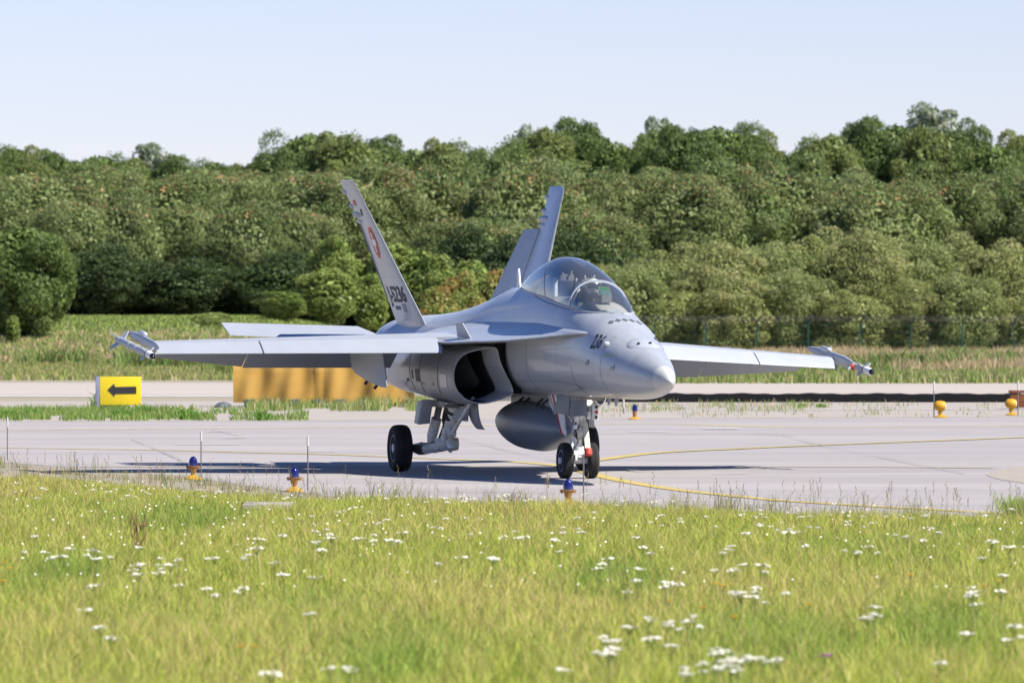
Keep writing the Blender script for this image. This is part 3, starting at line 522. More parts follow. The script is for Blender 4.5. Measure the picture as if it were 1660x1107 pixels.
Vf.append(np.stack([x, y, zz + .018], 1)); Vf = np.stack(Vf, 1).reshape(-1, 3); b9 = np.arange(n) * 9
Tf = np.concatenate([np.stack([b9 + k, b9 + (k + 1) % 8, b9 + 8], 1) for k in range(8)])
tag(npmesh('small_meadow_flowers', Vf, None, Tf, None, (FW,)), 'scatter of tiny white blossoms through the farther meadow', 'flowers', kind='stuff')
def bloom(name, spots_, m, label, r=.03, hgt=.3, group=None):
    first = None
    for u, v in spots_:
        if first is None:
            hd, st = flower_parts(hash(name) % 97, r, hgt, m); first = empty(name); hd.build('flower_head', first); st.build('stem', first); o = first
        else: o = copy_tree(first)
        q = GP(u, v, hgt); o.location = (q.x, q.y, 0); s_ = rg.uniform(.7, 1.2); o.scale = (s_, s_, 1); tag(o, label, 'flower', group)
bloom('ragwort_flower', [(8, 912), (15, 922), (4, 942), (1160, 946), (1172, 950), (1185, 948), (1140, 985), (1190, 1000), (1312, 980), (1596, 950), (1618, 942), (1475, 932), (390, 1048), (412, 1048), (1085, 975)], mat('petals_yellow', (.80, .46, .03), .7), 'small orange-yellow ragwort flower low in the meadow grass', .026, .26, 'yellow ragwort flowers in the meadow')
bloom('thistle_flower', [(1337, 1063)], mat('petals_purple', (.36, .14, .30), .7), 'pinkish purple thistle flower near the bottom right of the meadow', .05, .26)
# dead dock plant
dm = mat('dock_seed', (.26, .16, .07), .9); g = MB(); rq = random.Random(4)
for k in range(5):
    a = rq.uniform(-.25, .25); pts_ = [(0, 0, 0), (a * .3, rq.uniform(-.05, .05), .22), (a * .75 * .5, 0, .42)]; g.tube(pts_, .004, dm, 6)
o = g.build('dock_plant'); rt = tag(o, 'dark brown dead dock plant standing in the grass at left', 'plant'); rt.location = GP(225, 912)
for k in range(26):
    b_ = MB(); t_ = rq.uniform(.35, 1); a = rq.uniform(-.1, .1) * t_; b_.lathe((a, rq.uniform(-.03, .03), .44 * t_), (rq.uniform(-.4, .4), 0, 1), [(0, .002), (.02, .008), (.06, .007), (.08, .002)], dm, 6); b_.build('seed_head', rt)

# ================================================================ AIRFIELD FURNITURE
YEL = mat('fixture_yellow', (.66, .36, .015), .5, 0, .4, [((20, 20, 20), .5, (.50, .27, .04))]); RST = mat('fixture_rust', (.42, .20, .05), .6, 0, .4, [((30, 30, 30), .6, (.22, .10, .04))])
BLU = mat('blue_glass', (.012, .012, .11), .08, 0, .6, coat=.8); ROD = mat('rod_grey', (.16, .15, .16), .6); RODW = mat('rod_tip', (.62, .58, .56), .6)
def edge_light(u, v, label, flower=False):
    root = empty('taxiway_light', GP(u, v)); tag(root, label, 'taxiway light', 'blue taxiway edge lights')
    g = MB(); g.lathe((0, 0, 0), (0, 0, 1), [(0, .13), (.008, .14), (.02, .135), (.045, .08), (.07, .045), (.075, .001)], YEL, 28); g.build('base_flange', root)
    g = MB(); g.lathe((0, 0, .06), (0, 0, 1), [(0, .036), (.035, .034), (.05, .042), (.10, .058), (.125, .066), (.135, .085), (.145, .086), (.148, .03)], RST, 24); g.build('stem', root)
    for s_ in (-1, 1): g = MB(); g.lathe((s_ * .075, 0, .165), (s_ * .6, 0, 1), [(0, .012), (.0, .02), (.045, .018), (.05, .004)], RST, 10); g.build('clamp', root)
    g = MB(); g.lathe((0, 0, .205), (0, 0, 1), [(0, .072), (.03, .071), (.07, .066), (.105, .056), (.13, .040), (.147, .020), (.152, .001)], BLU, 28); g.build('lens', root)
    return root
edge_light(313, 777, 'blue-domed taxiway light, second from the left, on bare dirt beside a thin rod')
edge_light(477, 797, 'blue-domed taxiway light, third from the left, at the grass edge left of the main wheel')
edge_light(921, 819, 'blue-domed taxiway light half hidden by grass below the nose wheels')
edge_light(-10, 747, 'taxiway light cut off by the left edge, only its yellow foot showing')
def rod(u, v, top, label, wh=True):
    q = GP(u, v); L_ = (v - top) * q.y / F; root = empty('marker_rod', q); tag(root, label, 'marker rod', 'thin marker rods beside the taxiway lights')
    g = MB(); g.tube([(0, 0, 0), (0, 0, L_)], .0095 * max(1, q.y / 120), ROD, 8); g.build('rod', root)
    if wh: g = MB(); g.tube([(0, 0, L_ - .14 * q.y / 100), (0, 0, L_ + .01)], .016 * max(1, q.y / 120), RODW, 10); g.build('tip', root)
rod(12, 746, 677, 'thin grey marker rod nearest the left edge'); rod(326, 777, 700, 'thin grey marker rod beside the second blue light'); rod(499, 795, 708, 'thin grey marker rod beside the third blue light'); rod(946, 817, 735, 'thin dark marker rod in front of the nose wheels', False)
rod(1514, 677, 618, 'thin white-tipped marker rod left of the first yellow light'); rod(1650.5, 674, 617, 'thin white-tipped marker rod right of the far yellow light'); rod(1011, 671, 645, 'short pale marker rod under the jet nose')
def hood_light(u, v, label):
    q = GP(u, v); root = empty('approach_light', q); tag(root, label, 'runway light', 'yellow hooded lights by the far shoulder')
    g = MB(); g.lathe((0, 0, 0), (0, 0, 1), [(0, .16), (.02, .17), (.05, .10), (.07, .05), (.075, .001)], YEL, 24); g.build('base_flange', root)
    g = MB(); g.lathe((-.03, 0, .06), (0, 0, 1), [(0, .04), (.04, .035), (.05, .06), (.08, .06), (.09, .04), (.16, .045), (.20, .08)], YEL, 20); g.build('stem', root)
    g = MB(); g.lathe((-.19, 0, .31), (1, 0, -.12), [(0, .01), (.02, .07), (.08, .115), (.17, .13), (.25, .12), (.29, .10), (.285, .09)], YEL, 24); hd = g.build('hood', root)
    g = MB(); g.lathe((.075, 0, .278), (1, 0, -.12), [(0, .085), (.02, .085), (.035, .05), (.036, .001)], M['white'], 24); g.build('lens', root)
hood_light(1526, 677, 'yellow hooded light at right, left one of the pair on the far shoulder'); hood_light(1641, 673, 'yellow hooded light at right, in front of the rusty box')
root = empty('runway_light', GP(1029, 680)); tag(root, 'small far taxiway light on a yellow foot seen under the jet nose', 'taxiway light')
g = MB(); g.lathe((0, 0, 0), (0, 0, 1), [(0, .16), (.02, .165), (.06, .06), (.07, .001)], YEL, 20); g.build('base_flange', root)
g = MB(); g.lathe((0, 0, .05), (0, 0, 1), [(0, .04), (.10, .05), (.16, .06), (.17, .02)], RST, 16); g.build('stem', root)
g = MB(); g.lathe((0, 0, .21), (0, 0, 1), [(0, .07), (.08, .065), (.14, .04), (.16, .001)], BLU, 20); g.build('lens', root)
# direction sign
SD = 178.5; sx = lambda u: (u - CX) * SD / F; sz = lambda v: CH - (v - HZ) * SD / F
root = empty('arrow_sign', (sx(195), SD, 0)); tag(root, 'yellow taxiway sign with a black arrow pointing left', 'sign'); o0 = Vector((sx(195), SD, 0))
SY = mat('sign_yellow', (.86, .66, .02), .45, 0, .4, [((3, 3, 3), .3, (.80, .60, .04))])
def L3(u, v, y=0): return Vector((sx(u), SD + y, sz(v))) - o0
g = MB(); a, b = L3(162, 656.5), L3(228.5, 610.5); g.box(((a.x + b.x) / 2, .09, (a.z + b.z) / 2), (b.x - a.x, .18, b.z - a.z), SY); g.build('panel', root, bevel=.012)
g = MB(); lp = [L3(*p, -.006) for p in ((174, 632), (185, 621.5), (186.5, 627.2), (221, 626.3), (221, 638), (186.5, 638.6), (185.5, 643))]; g.plate([(p.x, -.004, p.z) for p in lp], (0, .010, 0), M['black']); g.build('arrow', root, smooth=False)
g = MB(); g.box((L3(158, 0).x, .08, sz(637) ), (.10, .22, .90), mat('sign_metal', (.34, .38, .46), .45, .3, .4, [((8, 8, 8), .5, (.14, .15, .18))])); g.build('side_post', root, bevel=.01)
for u in (170, 220): g = MB(); g.box((L3(u, 0).x, .09, .07), (.06, .06, .20), M['seam']); g.build('foot', root)
# orange sheeting barrier
BD = 183.0; bx0, bx1 = (379 - CX) * BD / F, (672 - CX) * BD / F; root = empty('covered_barrier', ((bx0 + bx1) / 2, BD, 0)); tag(root, 'long low barrier wrapped in orange-brown sheeting behind the left wing', 'barrier')
OT = mat('orange_sheeting', (.50, .29, .06), .65, 0, .3, [((1.2, 4, 2.5), .3, (.38, .21, .045)), ((4, 4, .8), .4, (.58, .36, .09)), ((1, 1, 5), .3, (.36, .22, .06))]); g = MB(); rows = []; hw = (bx1 - bx0) / 2
for i in range(90):
    t_ = i / 89; x = -hw + 2 * hw * t_; top = 1.30 if t_ < .90 else (1.30 if t_ < .90 else 1.30 - 7.5 * (t_ - .90) - .25 * math.sin((t_ - .9) * 60)); top += .03 * math.sin(t_ * 23); r_ = []
    for j in range(14):
        s_ = j / 13; fold = .05 * math.sin(x * 5 + s_ * 3) + .035 * math.sin(x * 11 - s_ * 6) + (.03 if abs(x - hw * -.05) < .08 else 0)
        if s_ < .45: r_.append((x, -.35 - fold, .12 + (top - .12) * s_ / .45))
        elif s_ < .6: r_.append((x, -.35 + .7 * (s_ - .45) / .15, top + .02))
        else: r_.append((x, .35 + fold, .12 + (top - .12) * (1 - s_) / .4))
    rows.append(r_)
g.grid(rows, OT); g.build('sheeting', root, ang=60)
for k in range(9): g = MB(); g.box((-hw + .45 + k * .62, -.30, .11), (.30, .45, .20), mat('block_grey', (.10, .10, .11), .9) if 'block_grey' not in bpy.data.materials else bpy.data.materials['block_grey']); g.build('ballast_block', root, bevel=.03)
g = MB(); g.lathe((0, 0, -.02), (0, 0, 1), [(0, .26), (.08, .24), (.15, .16), (.19, .02)], M['seam'], 9); o = g.build('dark_rock', ang=20); o.location = GP(362, 661); o.scale = (1, 1, 1); tag(o, 'small dark rock at the left end of the orange barrier', 'rock')
g = MB(); g.box((0, 0, .12), (.26, .3, .24), mat('crate_brown', (.20, .09, .04), .8)); g.box((0, -.16, .19), (.28, .03, .03), M['seam']); o = g.build('small_crate', bevel=.01); o.location = GP(664, 661) ; tag(o, 'small brown crate at the right end of the orange barrier', 'crate')
# long black barrier
g = MB(); rows = []; x0, x1 = (900 - CX) * 192 / F, (1655 - CX) * 192 / F
for i in range(160):
    x = x0 + (x1 - x0) * i / 159; t_ = .25 + .012 * math.sin(x * 3.1) + .008 * math.sin(x * 9.7); rows.append([(x, 192, 0), (x, 192, t_ - .02), (x, 192.03, t_), (x, 192.4, t_), (x, 192.43, t_ - .02), (x, 192.43, 0)])
g.grid(rows, mat('black_rubber', (.010, .010, .013), .8, 0, .2)); tag(g.build('rubber_barrier', ang=30), 'long low black rubber barrier across the shoulder behind the nose', 'barrier')
root = empty('rusty_box', GP(1662, 663)); tag(root, 'rusty brown steel box at the right edge behind the yellow light', 'box'); RM = mat('rust', (.24, .085, .03), .8, 0, .3, [((5, 5, 5), .6, (.13, .05, .025))])
g = MB(); g.box((.1, .3, .22), (.95, .6, .36), RM); g.build('body', root, bevel=.01)
g = MB(); g.box((.1, .3, .46), (1.0, .65, .07), RM); g.build('lid', root, bevel=.01)
for k in range(2): g = MB(); g.box((-.25 + .6 * k, .3, .02), (.12, .6, .05), M['seam']); g.build('skid', root)
# concrete slab and bracket in the meadow
root = empty('concrete_slab', GP(432, 829, .14)); root.location.z = 0; tag(root, 'flat concrete slab with a rusty bracket lying in the meadow', 'slab')
CM = mat('slab_concrete', (.42, .39, .35), .9, 0, .2, [((6, 6, 6), .6, (.28, .26, .23))]); g = MB(); g.box((.02, 0, .21), (.58, 1.1, .07), CM); g.build('slab', root, bevel=.008)
g = MB(); g.tube([(-.30, -.1, .02), (-.30, -.1, .245), (-.16, -.1, .245), (-.16, -.1, .15)], .011, mat('bracket_rust', (.15, .08, .05), .8), 6); g.build('bracket', root)
# green wire fence
FD = 366.0; root = empty('wire_fence', ((1300 - CX) * FD / F, FD, 0)); tag(root, 'green wire mesh fence with angled post tops in front of the hedge', 'fence')
FG = mat('fence_green', (.012, .075, .062), .5); fx = lambda u: (u - CX) * FD / F - root.location.x
us = [1144 - 83.2 * 3 + 83.2 * k for k in range(11)]
for u in us:
    g = MB(); g.box((fx(u), 0, 1.0), (.075, .075, 2.05), FG); g.tube([(fx(u), 0, 2.0), (fx(u) + .05, -.02, 2.12), (fx(u) + .22, -.28, 2.42)], .036, FG, 8); g.build('post', root)
for j, z in enumerate((.1, 1.0, 1.98)):
    g = MB(); g.tube([(fx(us[0]), -.04, z), (fx(us[-1]), -.04, z)], .007, FG, 4); g.build('rail_wire', root)
for j, (dy, z) in enumerate(((-.08, 2.16), (-.17, 2.27), (-.26, 2.38))):
    g = MB(); g.tube([(fx(us[0]) + .1 + .05 * j, dy, z), (fx(us[-1]) + .1 + .05 * j, dy, z)], .008, ROD, 4); g.build('barbed_wire', root)
g = MB(); x = fx(us[0])
while x < fx(us[-1]): g.tube([(x, -.04, .05), (x, -.04, 1.98)], .004, FG, 3, False); x += .12
o = g.build('wire_mesh', root, smooth=False)

mat = _mat
M['coaming'] = mat('coaming_fabric', (.30, .29, .27), .85)
# ================================================================ THE JET
# body frame: X metres behind the nose tip, Y to starboard, Z above the ground; the jet leans and pitches a little
XG, YAW, ROLL, PITCH = 5.231, 0.25398, 0.023, 0.008
def T(X, Y, Z): return (XG - X, -Y, Z + Y * ROLL + (X - 7.5) * PITCH)
def TG(X, Y, Z): return (XG - X, -Y, Z)               # wheels: straight on the ground
jet = empty('fighter_jet', (1.016, 103.0, 0), YAW - math.pi / 2)
tag(jet, 'grey twin-tailed two-seat fighter jet with a white cross on its red tail disc, taxiing', 'fighter jet')
def P(mb, name, parent=jet, **k): k.setdefault('tf', T); return mb.build(name, parent, **k)
def hermite(tab, x):
    """rows of a table interpolated smoothly (monotone cubic) at x"""
    tab = np.array(tab, float); X = tab[:, 0]; out = []
    h = np.diff(X)
    for c in range(1, tab.shape[1]):
        y = tab[:, c]; dl = np.diff(y) / h; m = np.zeros(len(X)); m[0], m[-1] = dl[0], dl[-1]
        for i in range(1, len(X) - 1):
            if dl[i - 1] * dl[i] <= 0: m[i] = 0
            else:
                w1, w2 = 2 * h[i] + h[i - 1], h[i] + 2 * h[i - 1]; m[i] = (w1 + w2) / (w1 / dl[i - 1] + w2 / dl[i])
        i = int(min(max(np.searchsorted(X, x) - 1, 0), len(X) - 2)); t = (x - X[i]) / h[i]
        out.append((2*t**3-3*t**2+1)*y[i] + (t**3-2*t**2+t)*h[i]*m[i] + (-2*t**3+3*t**2)*y[i+1] + (t**3-t**2)*h[i]*m[i+1])
    return out
# X, bottom, top, half width, z of the widest line, upper and lower superellipse powers
FUS = [(0.0,1.598,1.602,.002,1.60,2,2),(0.05,1.56,1.655,.045,1.602,2,2),(.12,1.52,1.715,.085,1.607,2,2),(.25,1.475,1.78,.135,1.615,2,2),(.5,1.41,1.88,.215,1.63,2,2),(1.0,1.345,2.04,.345,1.68,2,2.1),
 (1.6,1.31,2.20,.465,1.74,2.0,2.2),(2.2,1.30,2.385,.555,1.79,2.1,2.3),(2.75,1.30,2.555,.60,1.83,2.25,2.4),(3.4,1.30,2.62,.63,1.86,2.5,2.5),(4.4,1.29,2.71,.65,1.9,2.7,2.6),
 (5.5,1.28,2.82,.655,1.92,2.6,2.6),(6.9,1.27,2.92,.66,1.94,2.4,2.6),(8.3,1.24,2.965,.70,1.9,2.2,2.6),(9.3,1.18,2.83,.86,1.8,2.0,2.6),(10.3,1.12,2.68,1.08,1.72,2.0,2.8),
 (11.3,1.10,2.57,1.24,1.68,2.2,2.9),(12.6,1.12,2.50,1.27,1.68,2.4,2.9),(13.8,1.20,2.45,1.22,1.72,3.1,2.7),(14.8,1.32,2.33,1.04,1.76,2.5,2.5),(15.3,1.40,2.22,.96,1.78,2.5,2.4)]
# sill of the cockpit: half width and height along X
SILL = [(2.98,.02,2.575,2.58),(3.06,.17,2.58,2.625),(3.22,.30,2.585,2.715),(3.5,.40,2.60,2.85),(3.75,.44,2.62,2.955),(4.0,.46,2.65,3.06),(4.4,.475,2.69,3.205),(4.9,.475,2.74,3.335),(5.5,.455,2.80,3.425),(5.9,.44,2.82,3.435),(6.5,.40,2.86,3.38),(7.1,.34,2.89,3.27),(7.6,.27,2.92,3.15),(8.0,.18,2.94,3.045),(8.25,.10,2.95,2.985),(8.36,.02,2.96,2.963)]
def lerp(a, b, t): return a + (b - a) * t
def fus_pt(X, th):
    zb, zt, w, zc, nu, nl = hermite(FUS, X)
    th = th % (2 * math.pi); ts = R(65)
    if 2.98 < X < 8.36:                              # the skin rises exactly to the cockpit sill
        sw, zs = hermite(SILL, X)[:2]; zt = zc + (zs - zc) / (1 - (sw / w) ** nu) ** (1 / nu)
        ts = math.acos(min(1, (sw / w) ** (nu / 2)))
        e = min(1, (X - 2.98) / .5, (8.36 - X) / .5); ts = lerp(R(65), ts, e) if e < 1 else ts
    if th < math.pi:                                 # ring vertices keep one index on the sill line
        q = min(th, math.pi - th) / R(90); f = 13 / 18
        a = ts * q / f if q < f else ts + (R(90) - ts) * (q - f) / (1 - f)
        th = a if th < R(90) else math.pi - a
    c, s = math.cos(th), math.sin(th); n = nu if s >= 0 else nl
    y = w * math.copysign(abs(c) ** (2 / n), c); z = zc + (zt - zc if s >= 0 else zc - zb) * math.copysign(abs(s) ** (2 / n), s)
    return (X, y, z)
fu = MB(); rows = []; NT = 72
xs = sorted(set([0, .02, .05, .08, .12, .18, .25, .37, .5, .75] + [1 + .2 * i for i in range(72)]))
xs = [x for x in xs if x <= 15.3] + [15.3]
for X in xs:
    r = []
    for k in range(NT):
        p = fus_pt(X, 2 * math.pi * k / NT)
        if 3.25 < X < 7.7 and 14 <= k <= 22: p = (p[0], p[1] * .97, hermite(SILL, X)[1] - .40)   # the open cockpit well
        r.append(p)
    rows.append(r)
def fmat(i, j):
    X = (xs[i] + xs[i + 1]) / 2; a = fus_pt(X, 2 * math.pi * (j + .5) / NT)
    if X < 0.38: return M['radome']
    if 3.15 < X < 7.75 and 13 <= j <= 22: return M['cockpit']
    return M['paint']
fu.grid(rows, M['paint'], True, False, True, fmat)
fuselage = P(fu, 'fuselage', ang=50)
bvh = BVHTree.FromPolygons([v.co.copy() for v in fuselage.data.vertices], [list(p.vertices) for p in fuselage.data.polygons])
def hit(bv, o, d):
    h = bv.ray_cast(Vector(o), unit(Vector(d)))
    return (h[0], h[1]) if h[0] is not None else (None, None)
def on_body(X, Y, Z, side=1, off=0.003, bv=None):
    """point of the fuselage skin seen sideways (local coordinates), side +1 starboard, -1 port"""
    o = Vector(T(X, Y + side * 3, Z)); h, n = hit(bv or bvh, o, (0, side, 0))
    if h is None: return None
    return h + n * off if n.y * side < 0 else h - n * off
def on_top(X, Y, off=0.003, bv=None):
    h, n = hit(bv or bvh, T(X, Y, 6), (0, 0, -1)); return None if h is None else h + (n if n.z > 0 else -n) * off
def ribbon(name, pts, wid, m, parent, up=None):
    """thin seam lying on the skin through local points"""
    pts = [p for p in pts if p is not None]
    mb = MB()
    if len(pts) < 2: return None
    mb.tube(pts, wid / 2, m, 5, True); return mb.build(name, parent, fix=True)
def seam_ring(X, a0, a1, name='panel_seam', wid=.012):
    pts = [Vector(T(*fus_pt(X, R(a)))) for a in np.linspace(a0, a1, 30)]
    return ribbon(name, pts, wid, M['seam'], fuselage)
sm = MB()
def seam_pts(pts, wid=.009):
    pts = [p for p in pts if p is not None]
    if len(pts) > 1: sm.tube(pts, wid / 2, M['seam'], 5, True)
for X, a0, a1 in ((2.0, -70, 60), (3.3, -60, -5), (5.9, -55, 8)):
    seam_pts([Vector(T(*fus_pt(X, R(a)))) for a in np.linspace(a0, a1, 30)], .006)
for side in (1, -1):
    seam_pts([on_body(X, 0, Z, side, -.001) for X, Z in zip(np.linspace(2.66, 7.0, 24), np.interp(np.linspace(2.66, 7.0, 24), [2.66, 4.2, 5.6, 7.0], [2.50, 2.58, 2.70, 2.85]))], .014)
    seam_pts([on_body(X, 0, 2.0 - .03 * (X - 3), side, -.002) for X in np.linspace(3.3, 5.0, 14)], .006)
sm.build('panel_seams', fuselage)
# five dark aerial blades ahead of the windscreen, the gun port, sensors
for k in range(5):
    Y = .22 - k * .108; Xc = 2.50
    mb = MB(); vs = []
    for dx, dy in ((-.065, -.005), (0, -.05), (.065, .005), (0, .05)):
        h = on_top(Xc + dx, Y + dy, .004); vs.append(h)
    mb.plate(vs, (0, 0, .006), M['seam']); mb.build('identification_antenna', jet, smooth=False)
gp = MB(); rr = []
for i, X in enumerate(np.linspace(1.22, 1.74, 13)):
    t = i / 12; ww = .25 * math.sin(math.pi * t) ** .6 + .002; hh = .035 * math.sin(math.pi * t) + .002
    zt = hermite(FUS, X)[1]; rr.append([(X, ww * math.cos(a), hermite(FUS, X)[1] - .30 * (ww * math.cos(a)) ** 2 / .12 * .42 + hh * math.sin(a) - .004) for a in [2 * math.pi * k / 20 for k in range(20)]])
gp.grid(rr, M['paint_light']); gun = P(gp, 'gun_port')
gd = MB()
for X, Y in ((1.36, .12), (1.36, -.06)):
    h = on_top(X, Y, .0); rr = []
    gd.lathe(h + Vector((.03, 0, .018)), (-.7, 0, .7), [(0, .001), (0.012, .028), (.02, .001)], M['dark'], 12)
gd.build('gun_muzzle', gun)
sn = MB()
h = on_body(2.0, 0, 2.06, 1, 0); sn.lathe(h, (.2, -1, .1), [(-.01, .05), (.03, .045), (.055, .028), (.062, .001)], M['paint_light'], 16)
sn.build('angle_sensor', jet)
for X, Z in ((2.5, 1.78), (1.55, 1.72)):
    s2 = MB(); h = on_body(X, 0, Z, 1, 0); s2.lathe(h, (0, -1, -.1), [(-.01, .045), (.01, .045), (.016, .03), (.017, .001)], M['paint_mid'], 16); s2.tube([h + Vector((0, -.01, 0)), h + Vector((-.10, -.02, -.03))], [.02, .006], M['paint_mid'], 8)
    s2.build('air_data_probe', jet)
# lettering
def text_mesh(s, size, shear=0.0, bold=0.0):
    cu = bpy.data.curves.new('lettering', 'FONT'); cu.body = s; cu.size = size; cu.shear = shear; cu.offset = bold; cu.resolution_u = 3; cu.fill_mode = 'FRONT'
    o = bpy.data.objects.new('lettering', cu); C.objects.link(o); dg = bpy.context.evaluated_depsgraph_get(); dg.update()
    me = bpy.data.meshes.new_from_object(o.evaluated_get(dg)); vs = [v.co.copy() for v in me.vertices]; fs = [list(p.vertices) for p in me.polygons]
    bpy.data.objects.remove(o); bpy.data.curves.remove(cu); bpy.data.meshes.remove(me); return vs, fs
def flat_obj(name, vs, fs, m, parent, sub=0.03, proj=None):
    me = bpy.data.meshes.new(name); me.from_pydata([tuple(v) for v in vs], [], fs); bm = bmesh.new(); bm.from_mesh(me)
    if proj:
        bmesh.ops.triangulate(bm, faces=bm.faces)
        for _ in range(6):
            es = [e for e in bm.edges if e.calc_length() > sub]
            if not es: break
            if es: bmesh.ops.subdivide_edges(bm, edges=es, cuts=1); bmesh.ops.triangulate(bm, faces=bm.faces)
        for v in bm.verts:
            q = proj(v.co); 
            if q is not None: v.co = q
    bm.to_mesh(me); bm.free(); me.materials.append(m)
    o = bpy.data.objects.new(name, me); C.objects.link(o); o.parent = parent; return o
ARC = {}
def on_arc(X, z0, s, side, off=.004):
    """point s metres up along the section's outline from the height z0"""
    kx = round(X * 100); X = kx / 100
    if kx not in ARC: ARC[kx] = [fus_pt(X, R(a)) for a in np.linspace(-60, 90, 151)]
    pts = ARC[kx]; acc = None
    for p, q in zip(pts[:-1], pts[1:]):
        if acc is None:
            if q[2] >= z0: acc = 0.0
            continue
        d_ = math.hypot(q[1] - p[1], q[2] - p[2])
        if acc + d_ >= s:
            t = (s - acc) / d_; n_ = Vector((0, q[2] - p[2], p[1] - q[1])).normalized()
            return Vector(T(X, side * (lerp(p[1], q[1], t) + n_.y * off), lerp(p[2], q[2], t) + n_.z * off))
        acc += d_
    return Vector(T(*q))
for side in (1, -1):
    vs, fs = text_mesh('236', .34, .10, .006)
    def pj(c, side=side):
        x = c.x * .66
        X = (2.50 - x) if side == 1 else (1.95 + x)
        return on_arc(X, 2.05, c.y, side)
    flat_obj('nose_number', vs, fs, M['black'], fuselage, .03, pj)
stn = [(0, 0), (.42, 0), (.42, .05), (0, .05)]
flat_obj('rescue_stripe', [Vector((a, b, 0)) for a, b in stn], [(0, 1, 2, 3)], mat('stencil_green', (.30, .36, .31), .5), fuselage, .06, lambda c: on_body(1.95 - c.x, 0, 1.88 + c.y, 1, .004))
# canopy
cg = MB(); rows = []
cxs = [2.985, 3.0, 3.03, 3.08, 3.15, 3.22, 3.3, 3.4, 3.5, 3.7, 3.9, 4.1, 4.35, 4.6, 4.9, 5.2, 5.5, 5.8, 6.1, 6.4, 6.7, 7.0, 7.3, 7.6, 7.9, 8.1, 8.25, 8.34]
def can_pt(X, th, o=0.0):
    w_, zs, zt = hermite(SILL, X); n = 2.15
    c, s = math.cos(th), math.sin(th)
    return (X, (w_ + o) * math.copysign(abs(c) ** (2 / n), c), zs + (zt - zs + o) * max(s, 0) ** (2 / n))
for X in cxs: rows.append([can_pt(X, math.pi * k / 32) for k in range(33)])
cg.grid(rows, M['glass'], False); canopy = P(cg, 'canopy', ang=180)
fr = MB()
def arch(Xf, m, wid, tilt=0.0, o=0.006):
    pts = []
    for k in range(0, 41):
        th = math.pi * k / 40; X = Xf + tilt * math.sin(th); pts.append(can_pt(X, th, o))
    n = len(pts)
    a = [(p[0] - wid / 2, p[1], p[2]) for p in pts]; b = [(p[0] + wid / 2, p[1], p[2]) for p in pts]
    a2 = [(X_, Y_ * .93, Z_ - .035 * math.sin(math.pi * i / 40)) for i, (X_, Y_, Z_) in enumerate(a)]; b2 = [(X_, Y_ * .93, Z_ - .035 * math.sin(math.pi * i / 40)) for i, (X_, Y_, Z_) in enumerate(b)]
    rows = [a, b, b2, a2]
    fr.grid([[r[i] for r in rows] for i in range(n)], m)
arch(4.02, M['paint_light'], .075, .03)
fr.build('windscreen_bow', canopy, tf=T)
fr = MB(); arch(5.45, M['seam'], .025, .6, .002); fr.build('canopy_arch', canopy, tf=T)
for side in (1, -1):
    fr = MB(); fr.tube([can_pt(X, 0 if side == 1 else math.pi, .004) for X in np.linspace(3.02, 8.3, 50)], .016, M['paint_light'], 8); fr.build('canopy_rail', canopy, tf=T)
# cockpit: coaming, head-up display, seats, pilot
ck = MB(); rows = []
for X, ww, zt in ((3.12, .12, 2.57), (3.3, .26, 2.64), (3.6, .38, 2.72), (3.85, .41, 2.77), (3.97, .40, 2.75), (4.0, .38, 2.5)):
    rows.append([(X, ww * math.cos(a), 2.45 + (zt - 2.45) * max(math.sin(a), 0) ** .6) for a in np.linspace(0, math.pi, 15)])
ck.grid(rows, M['coaming'], False); P(ck, 'instrument_coaming')
rc = MB(); rows = []
for X, ww, zt in ((4.75, .40, 2.66), (4.85, .42, 2.80), (5.05, .41, 2.86), (5.25, .38, 2.84), (5.27, .36, 2.5)):
    rows.append([(X, ww * math.cos(a), 2.45 + (zt - 2.45) * max(math.sin(a), 0) ** .6) for a in np.linspace(0, math.pi, 15)])
rc.grid(rows, M['seatgrey'], False); P(rc, 'rear_coaming')
hu = MB(); hu.box((3.66, 0, 2.80), (.24, .16, .12), M['seatgrey']); hu.plate([(3.62, -.09, 2.85), (3.62, .09, 2.85), (3.74, .08, 2.98), (3.74, -.08, 2.98)], (.008, 0, 0), M['hudgreen'])
hu.tube([(3.62, -.09, 2.85), (3.74, -.08, 2.98), (3.74, .08, 2.98), (3.62, .09, 2.85)], .008, M['seatgrey'], 6); P(hu, 'head_up_display')
def seat(X0, nm='ejection_seat', dz=0.0):
    s_ = MB()
    s_.box((X0 + .25, 0, 2.45 + dz), (.30, .42, .75), M['seatgrey']); s_.box((X0 - .05, 0, 2.18 + dz), (.5, .42, .14), M['seatgrey'])
    s_.box((X0 + .27, 0, 2.98 + dz), (.20, .30, .38), M['seatgrey'], None, (.8, .85)); s_.box((X0 + .18, 0, 2.96 + dz), (.08, .22, .22), M['cockpit'])
    for y in (-.17, .17): s_.box((X0 + .2, y, 2.95 + dz), (.12, .05, .32), M['gearwhite'])
    for y in (-.06, .06): s_.tube([(X0 + .15, y, 3.15 + dz), (X0 + .12, y * 1.3, 3.21 + dz), (X0 + .2, y, 3.18 + dz)], .014, M['bar'], 8)
    return P(s_, nm, bevel=.012)
seat(4.42, dz=-.06); rs = seat(5.75)
for k in range(2):
    b_ = MB(); b_.box((4.62 + .1 * k, .22 - .44 * k, 2.80), (.22, .10, .20), M['gearwhite'] if k else M['seatgrey']); P(b_, 'cockpit_equipment', bevel=.01)
